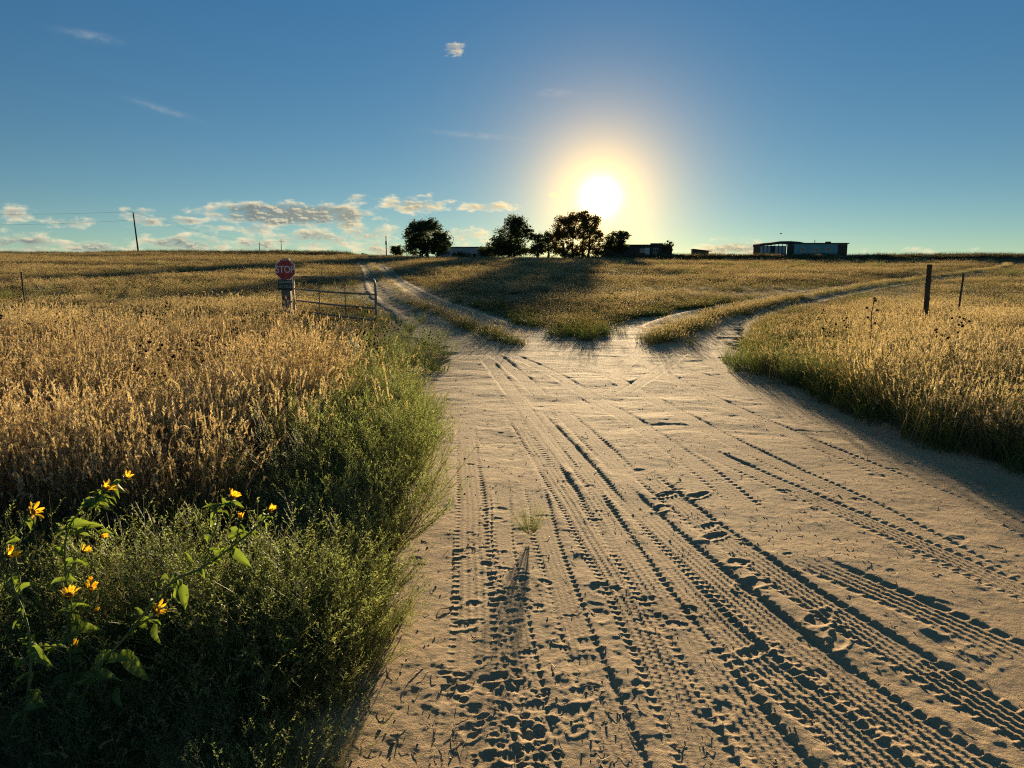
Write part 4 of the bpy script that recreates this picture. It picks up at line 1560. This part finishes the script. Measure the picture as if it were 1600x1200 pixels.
def sunflower(lab, Y, stems, flowers, leaves):
    """stems: lists of (u, v, depth offset, radius mm); everything is placed in metres round the plant's base"""
    b = at(*stems[0][0][:2], Y)
    base = Vector((b.x, Y, gz(b.x, Y)))
    root = empty('sunflower_plant', base)
    tag(root, lab, 'sunflower', 'wild sunflowers in the near left corner')
    for st in stems:
        m = MB()
        P_ = [at(u, v, Y + d) - base for (u, v, d, r_) in st]
        if st is stems[0]:
            P_ = [Vector((P_[0].x, P_[0].y, -.02))] + P_
            rr = [st[0][3]] + [q[3] for q in st]
        else:
            rr = [q[3] for q in st]
        # smooth the line
        Q, rq = [], []
        E = [P_[0] * 2 - P_[1]] + P_ + [P_[-1] * 2 - P_[-2]]
        for i in range(1, len(E) - 2):
            for k_ in range(4):
                t = k_ / 4
                a_, b_, c_, d_ = E[i - 1:i + 3]
                Q.append(.5 * (2 * b_ + (c_ - a_) * t + (2 * a_ - 5 * b_ + 4 * c_ - d_) * t * t + (3 * b_ - a_ - 3 * c_ + d_) * t ** 3))
                rq.append(rr[i - 1] + (rr[i] - rr[i - 1]) * t)
        Q.append(P_[-1])
        rq.append(rr[-1])
        m.tube(Q, [r_ / 1000 for r_ in rq], 7)
        m.build('stem', M_SST, root, smooth=True)
    for (u, v, d, fx, fy, fz, s_, cup, miss) in flowers:
        flower(root, at(u, v, Y + d) - base, Vector((fx, fy, fz)), s_, cup=cup, miss=miss)
    rl = random.Random(int(Y * 100))
    leaves = list(leaves)
    for st in stems:
        for (p0, p1) in zip(st[:-1], st[1:]):
            for q in range(6 if st is stems[0] else 4):
                t = rl.random()
                u0, v0, d0 = (p0[i] + (p1[i] - p0[i]) * t for i in range(3))
                an, ln = rl.uniform(0, 6.28), rl.uniform(10, 34)
                leaves.append((u0, v0, u0 + math.cos(an) * ln, v0 + abs(math.sin(an)) * ln * rl.uniform(-.5, 1), d0, d0 + rl.uniform(-.08, .08), rl.uniform(-.7, .7)))
    for (u0, v0, u1, v1, d0, d1, roll) in leaves:
        a_, b_ = at(u0, v0, Y + d0) - base, at(u1, v1, Y + d1) - base
        ax = (b_ - a_)
        L = ax.length
        ax.normalize()
        up = Vector((0, -.55, .85))
        sdv = ax.cross(up).normalized()
        nrm = sdv.cross(ax)
        Mx = Matrix((sdv, ax, nrm)).transposed() @ Matrix.Rotation(roll, 3, 'Y')
        o = bpy.data.objects.new('leaf', random.choice(LEAF))
        COL.objects.link(o)
        o.parent = root
        o.matrix_local = Matrix.Translation(a_) @ Mx.to_4x4() @ Matrix.Scale(L * .8, 4)


sunflower('leaning wild sunflower plant whose long branch with two buds reaches right', 2.15,
          [[(128, 1195, 0, 5.5), (122, 1120, 0, 5), (150, 1050, .0, 4.5), (205, 985, .0, 4.2), (262, 915, -.02, 4), (318, 886, -.03, 3.6), (368, 850, -.04, 3.2), (405, 820, -.05, 2.8), (419, 803, -.05, 2.4)],
           [(318, 886, -.03, 2.6), (330, 845, -.03, 2.4), (340, 815, -.02, 2.2), (338, 792, -.02, 2)],
           [(368, 850, -.04, 2.2), (372, 830, -.04, 2), (376, 815, -.04, 1.8)], [(338, 792, -.02, 2), (352, 787, 0, 1.6), (363, 783, 0, 1.6)],
           [(205, 985, 0, 2.5), (228, 970, .02, 2.2), (243, 960, .02, 2)]],
          [(363, 777, 0, .5, .3, .7, 1.0, .9, .2), (421, 797, -.05, .6, .2, .7, .85, 1.2, .4), (376, 810, -.04, 0, .2, 1, .7, 1.3, .2), (245, 953, .02, .7, -.2, .35, 1.15, .6, .1)],
          [(362, 857, 400, 895, -.04, -.06, .3), (285, 912, 292, 966, -.03, -.05, -.4), (275, 912, 268, 950, -.02, 0, .3), (262, 905, 232, 908, -.02, .03, .2), (290, 893, 258, 905, -.03, -.1, .2),
           (335, 872, 342, 852, -.03, -.08, .5), (312, 888, 322, 908, -.03, -.05, 0), (330, 862, 316, 868, -.03, -.06, .2), (225, 965, 205, 940, 0, .05, .2), (240, 975, 246, 1012, 0, -.08, .4),
           (180, 1075, 187, 1112, 0, -.08, .3), (190, 1015, 240, 1080, 0, -.05, .3), (170, 1030, 120, 1045, 0, .05, 0), (150, 1050, 185, 1060, 0, -.1, .2), (300, 880, 285, 855, -.03, 0, .2)])
sunflower('upright wild sunflower plant with clustered drooping blooms near the left corner', 2.3,
          [[(118, 1165, 0, 5), (112, 1060, 0, 4.6), (107, 980, 0, 4), (103, 900, 0, 3.6), (102, 850, 0, 3), (110, 820, 0, 2.8), (128, 795, 0, 2.5), (148, 778, 0, 2.2), (162, 771, 0, 2)],
           [(128, 795, 0, 2), (160, 762, .05, 1.8), (185, 752, .06, 1.6), (195, 750, .06, 1.5)], [(107, 980, 0, 2.4), (112, 955, -.04, 2), (110, 935, -.05, 1.8)],
           [(107, 980, 0, 2.4), (125, 950, .02, 2), (140, 925, .02, 1.8)], [(103, 900, 0, 2), (118, 880, .03, 1.8), (130, 866, .03, 1.6)], [(110, 820, 0, 1.8), (140, 822, .05, 1.6), (158, 836, .05, 1.4)]],
          [(165, 763, 0, .5, .3, .5, 1.15, .7, .15), (198, 746, .06, .5, .3, .8, .9, .8, .2), (108, 930, -.05, .2, -.3, .8, 1.15, .6, .1), (141, 920, .02, .5, -.2, .7, 1.0, .7, .1),
           (131, 861, .03, .6, .1, .6, .9, .8, .2), (159, 838, .05, .7, 0, .2, .7, 1.1, .3), (140, 908, .06, .3, .2, 1, .7, 1.2, .4), (150, 955, .03, .4, .1, .8, .6, 1.2, .4)],
          [(104, 905, 60, 915, 0, .02, .2), (103, 870, 75, 842, 0, .05, .2), (110, 822, 142, 812, 0, -.05, .3), (108, 985, 150, 975, 0, -.08, .2), (108, 1000, 62, 1020, 0, -.05, .2), (112, 1050, 60, 1085, 0, -.1, .3),
           (112, 1062, 160, 1050, 0, -.06, .3), (128, 795, 150, 775, 0, -.04, .2), (110, 1020, 140, 1010, 0, .05, .3), (115, 1100, 70, 1130, 0, -.06, .3)])
sunflower('wild sunflower plant cut off by the left picture edge', 2.05,
          [[(30, 1180, 0, 5), (45, 1080, 0, 4.5), (48, 1010, 0, 4), (38, 960, 0, 3.5), (22, 920, 0, 3), (15, 885, 0, 2.6)],
           [(38, 960, 0, 2.4), (30, 900, .05, 2.2), (22, 850, .08, 2), (38, 815, .1, 1.8), (46, 806, .1, 1.6)], [(48, 1010, 0, 2.5), (80, 1010, .03, 2.2), (105, 1012, .05, 1.8)]],
          [(50, 800, .1, .8, -.1, .35, 1.15, .5, .15), (14, 867, 0, .6, .1, .6, 1.0, .7, .1), (117, 1008, .05, .3, .1, .8, .7, 1.2, .5)],
          [(38, 960, 10, 985, 0, -.05, .2), (25, 925, 55, 905, 0, -.03, .2), (20, 905, -12, 930, 0, 0, .2), (48, 1010, 85, 1050, 0, -.06, .3), (46, 1050, 10, 1075, 0, -.05, .2), (45, 1080, 75, 1110, 0, -.08, .3),
           (40, 1110, 0, 1140, 0, -.05, .3)])

# dead sunflower stalk in the right field
x, y = ground_at(1356, 560)
root = empty('dried_stalk', (x, y, 0))
tag(root, 'dead brown sunflower stalk rising above the golden grass at right', 'plant')
M_DEAD = mat_plain('dead_stalk', (0.10, 0.065, 0.04), .9)
k_ = y / FPX
m = MB()
m.tube([(0, 0, 0), (.02, 0, .4), (0, 0, .75), (.03, 0, 1.0)], [.012, .010, .008, .005], 6)
m.build('stem', M_DEAD, root)
for (dx, dz, zz) in ((.05, .02, .98), (-.09, .04, .86), (.09, .02, .82), (-.06, .02, .7), (.07, .0, .6), (.03, .05, 1.02)):
    m = MB()
    m.tube([(0.01, 0, zz - .08), (dx * .6, 0, zz - .02), (dx, 0, zz)], [.004, .003, .003], 5)
    m.tube([(dx, 0, zz - .015), (dx, 0, zz), (dx + .005, -.01, zz + .02)], [.008, .03, .012], 8)
    m.build('seed_head', M_DEAD, root)

# straw, twigs and pebbles lying on the sand
M_PEB = mat_plain('pebble', (0.30, 0.24, 0.18), .85, var=.5, scale=60)
M_STRW = mat_leaf('fallen_straw', (0.34, 0.25, 0.13), (0.22, 0.16, 0.09), .15, inst=True)
SP = []
for i in range(4):
    rd = random.Random(500 + i)
    m = MB()
    n = 6
    vs = [(0, 0, .5)] + [(math.cos(k * 1.047) * rd.uniform(.7, 1.2), math.sin(k * 1.047) * rd.uniform(.7, 1.2), rd.uniform(-.1, .25)) for k in range(6)] + [(0, 0, -.5)]
    m.add(vs, [(0, 1 + k, 1 + (k + 1) % 6) for k in range(6)] + [(7, 1 + (k + 1) % 6, 1 + k) for k in range(6)])
    SP.append(bpy.data.objects.new('p', m.mesh('p', M_PEB, True)))
for i in range(4):
    rd = random.Random(520 + i)
    m = MB()
    m.tube([(-5, 0, .1), (-1.5, rd.uniform(-.8, .8), .5), (2, rd.uniform(-.8, .8), .3), (5, rd.uniform(-1.5, 1.5), .2)], [.16, .2, .18, .1], 4)
    SP.append(bpy.data.objects.new('t', m.mesh('t', M_STRW)))
n = 8000
y = 1.5 + 10 * rng.random(n) ** 1.4
x = rng.uniform(-.7, .8, n) * y
k_ = (sand_sd(x, y) > -.5) & (rng.random(n) < .25 + .9 * ss(fbm(x * .9, y * .9, 88, 3), -.1, .3) + .8 * np.exp(-np.clip(sand_sd(x, y), 0, 9) / .25))
x, y = x[k_], y[k_]
ri = np.clip(np.searchsorted(yr, y), 0, len(yr) - 1)
cj = np.clip(np.searchsorted(uc, x / (y + 1.2)), 0, len(uc) - 1)
n = len(x)
sz = rng.uniform(.002, .006, n) * (1 + .8 * (rng.random(n) > .93))
scatter('sand_litter', SP, np.stack([x, y, SAND_Z[ri, cj] + .001], -1), np.stack([rng.normal(0, .1, n), rng.normal(0, .1, n), rng.uniform(0, 6.28, n)], -1),
        np.stack([sz] * 3, -1), np.where(rng.random(n) < .55, rng.integers(0, 4, n), rng.integers(4, 8, n)), rng.random(n), 'bits of straw and small pebbles lying on the sand', 'litter')
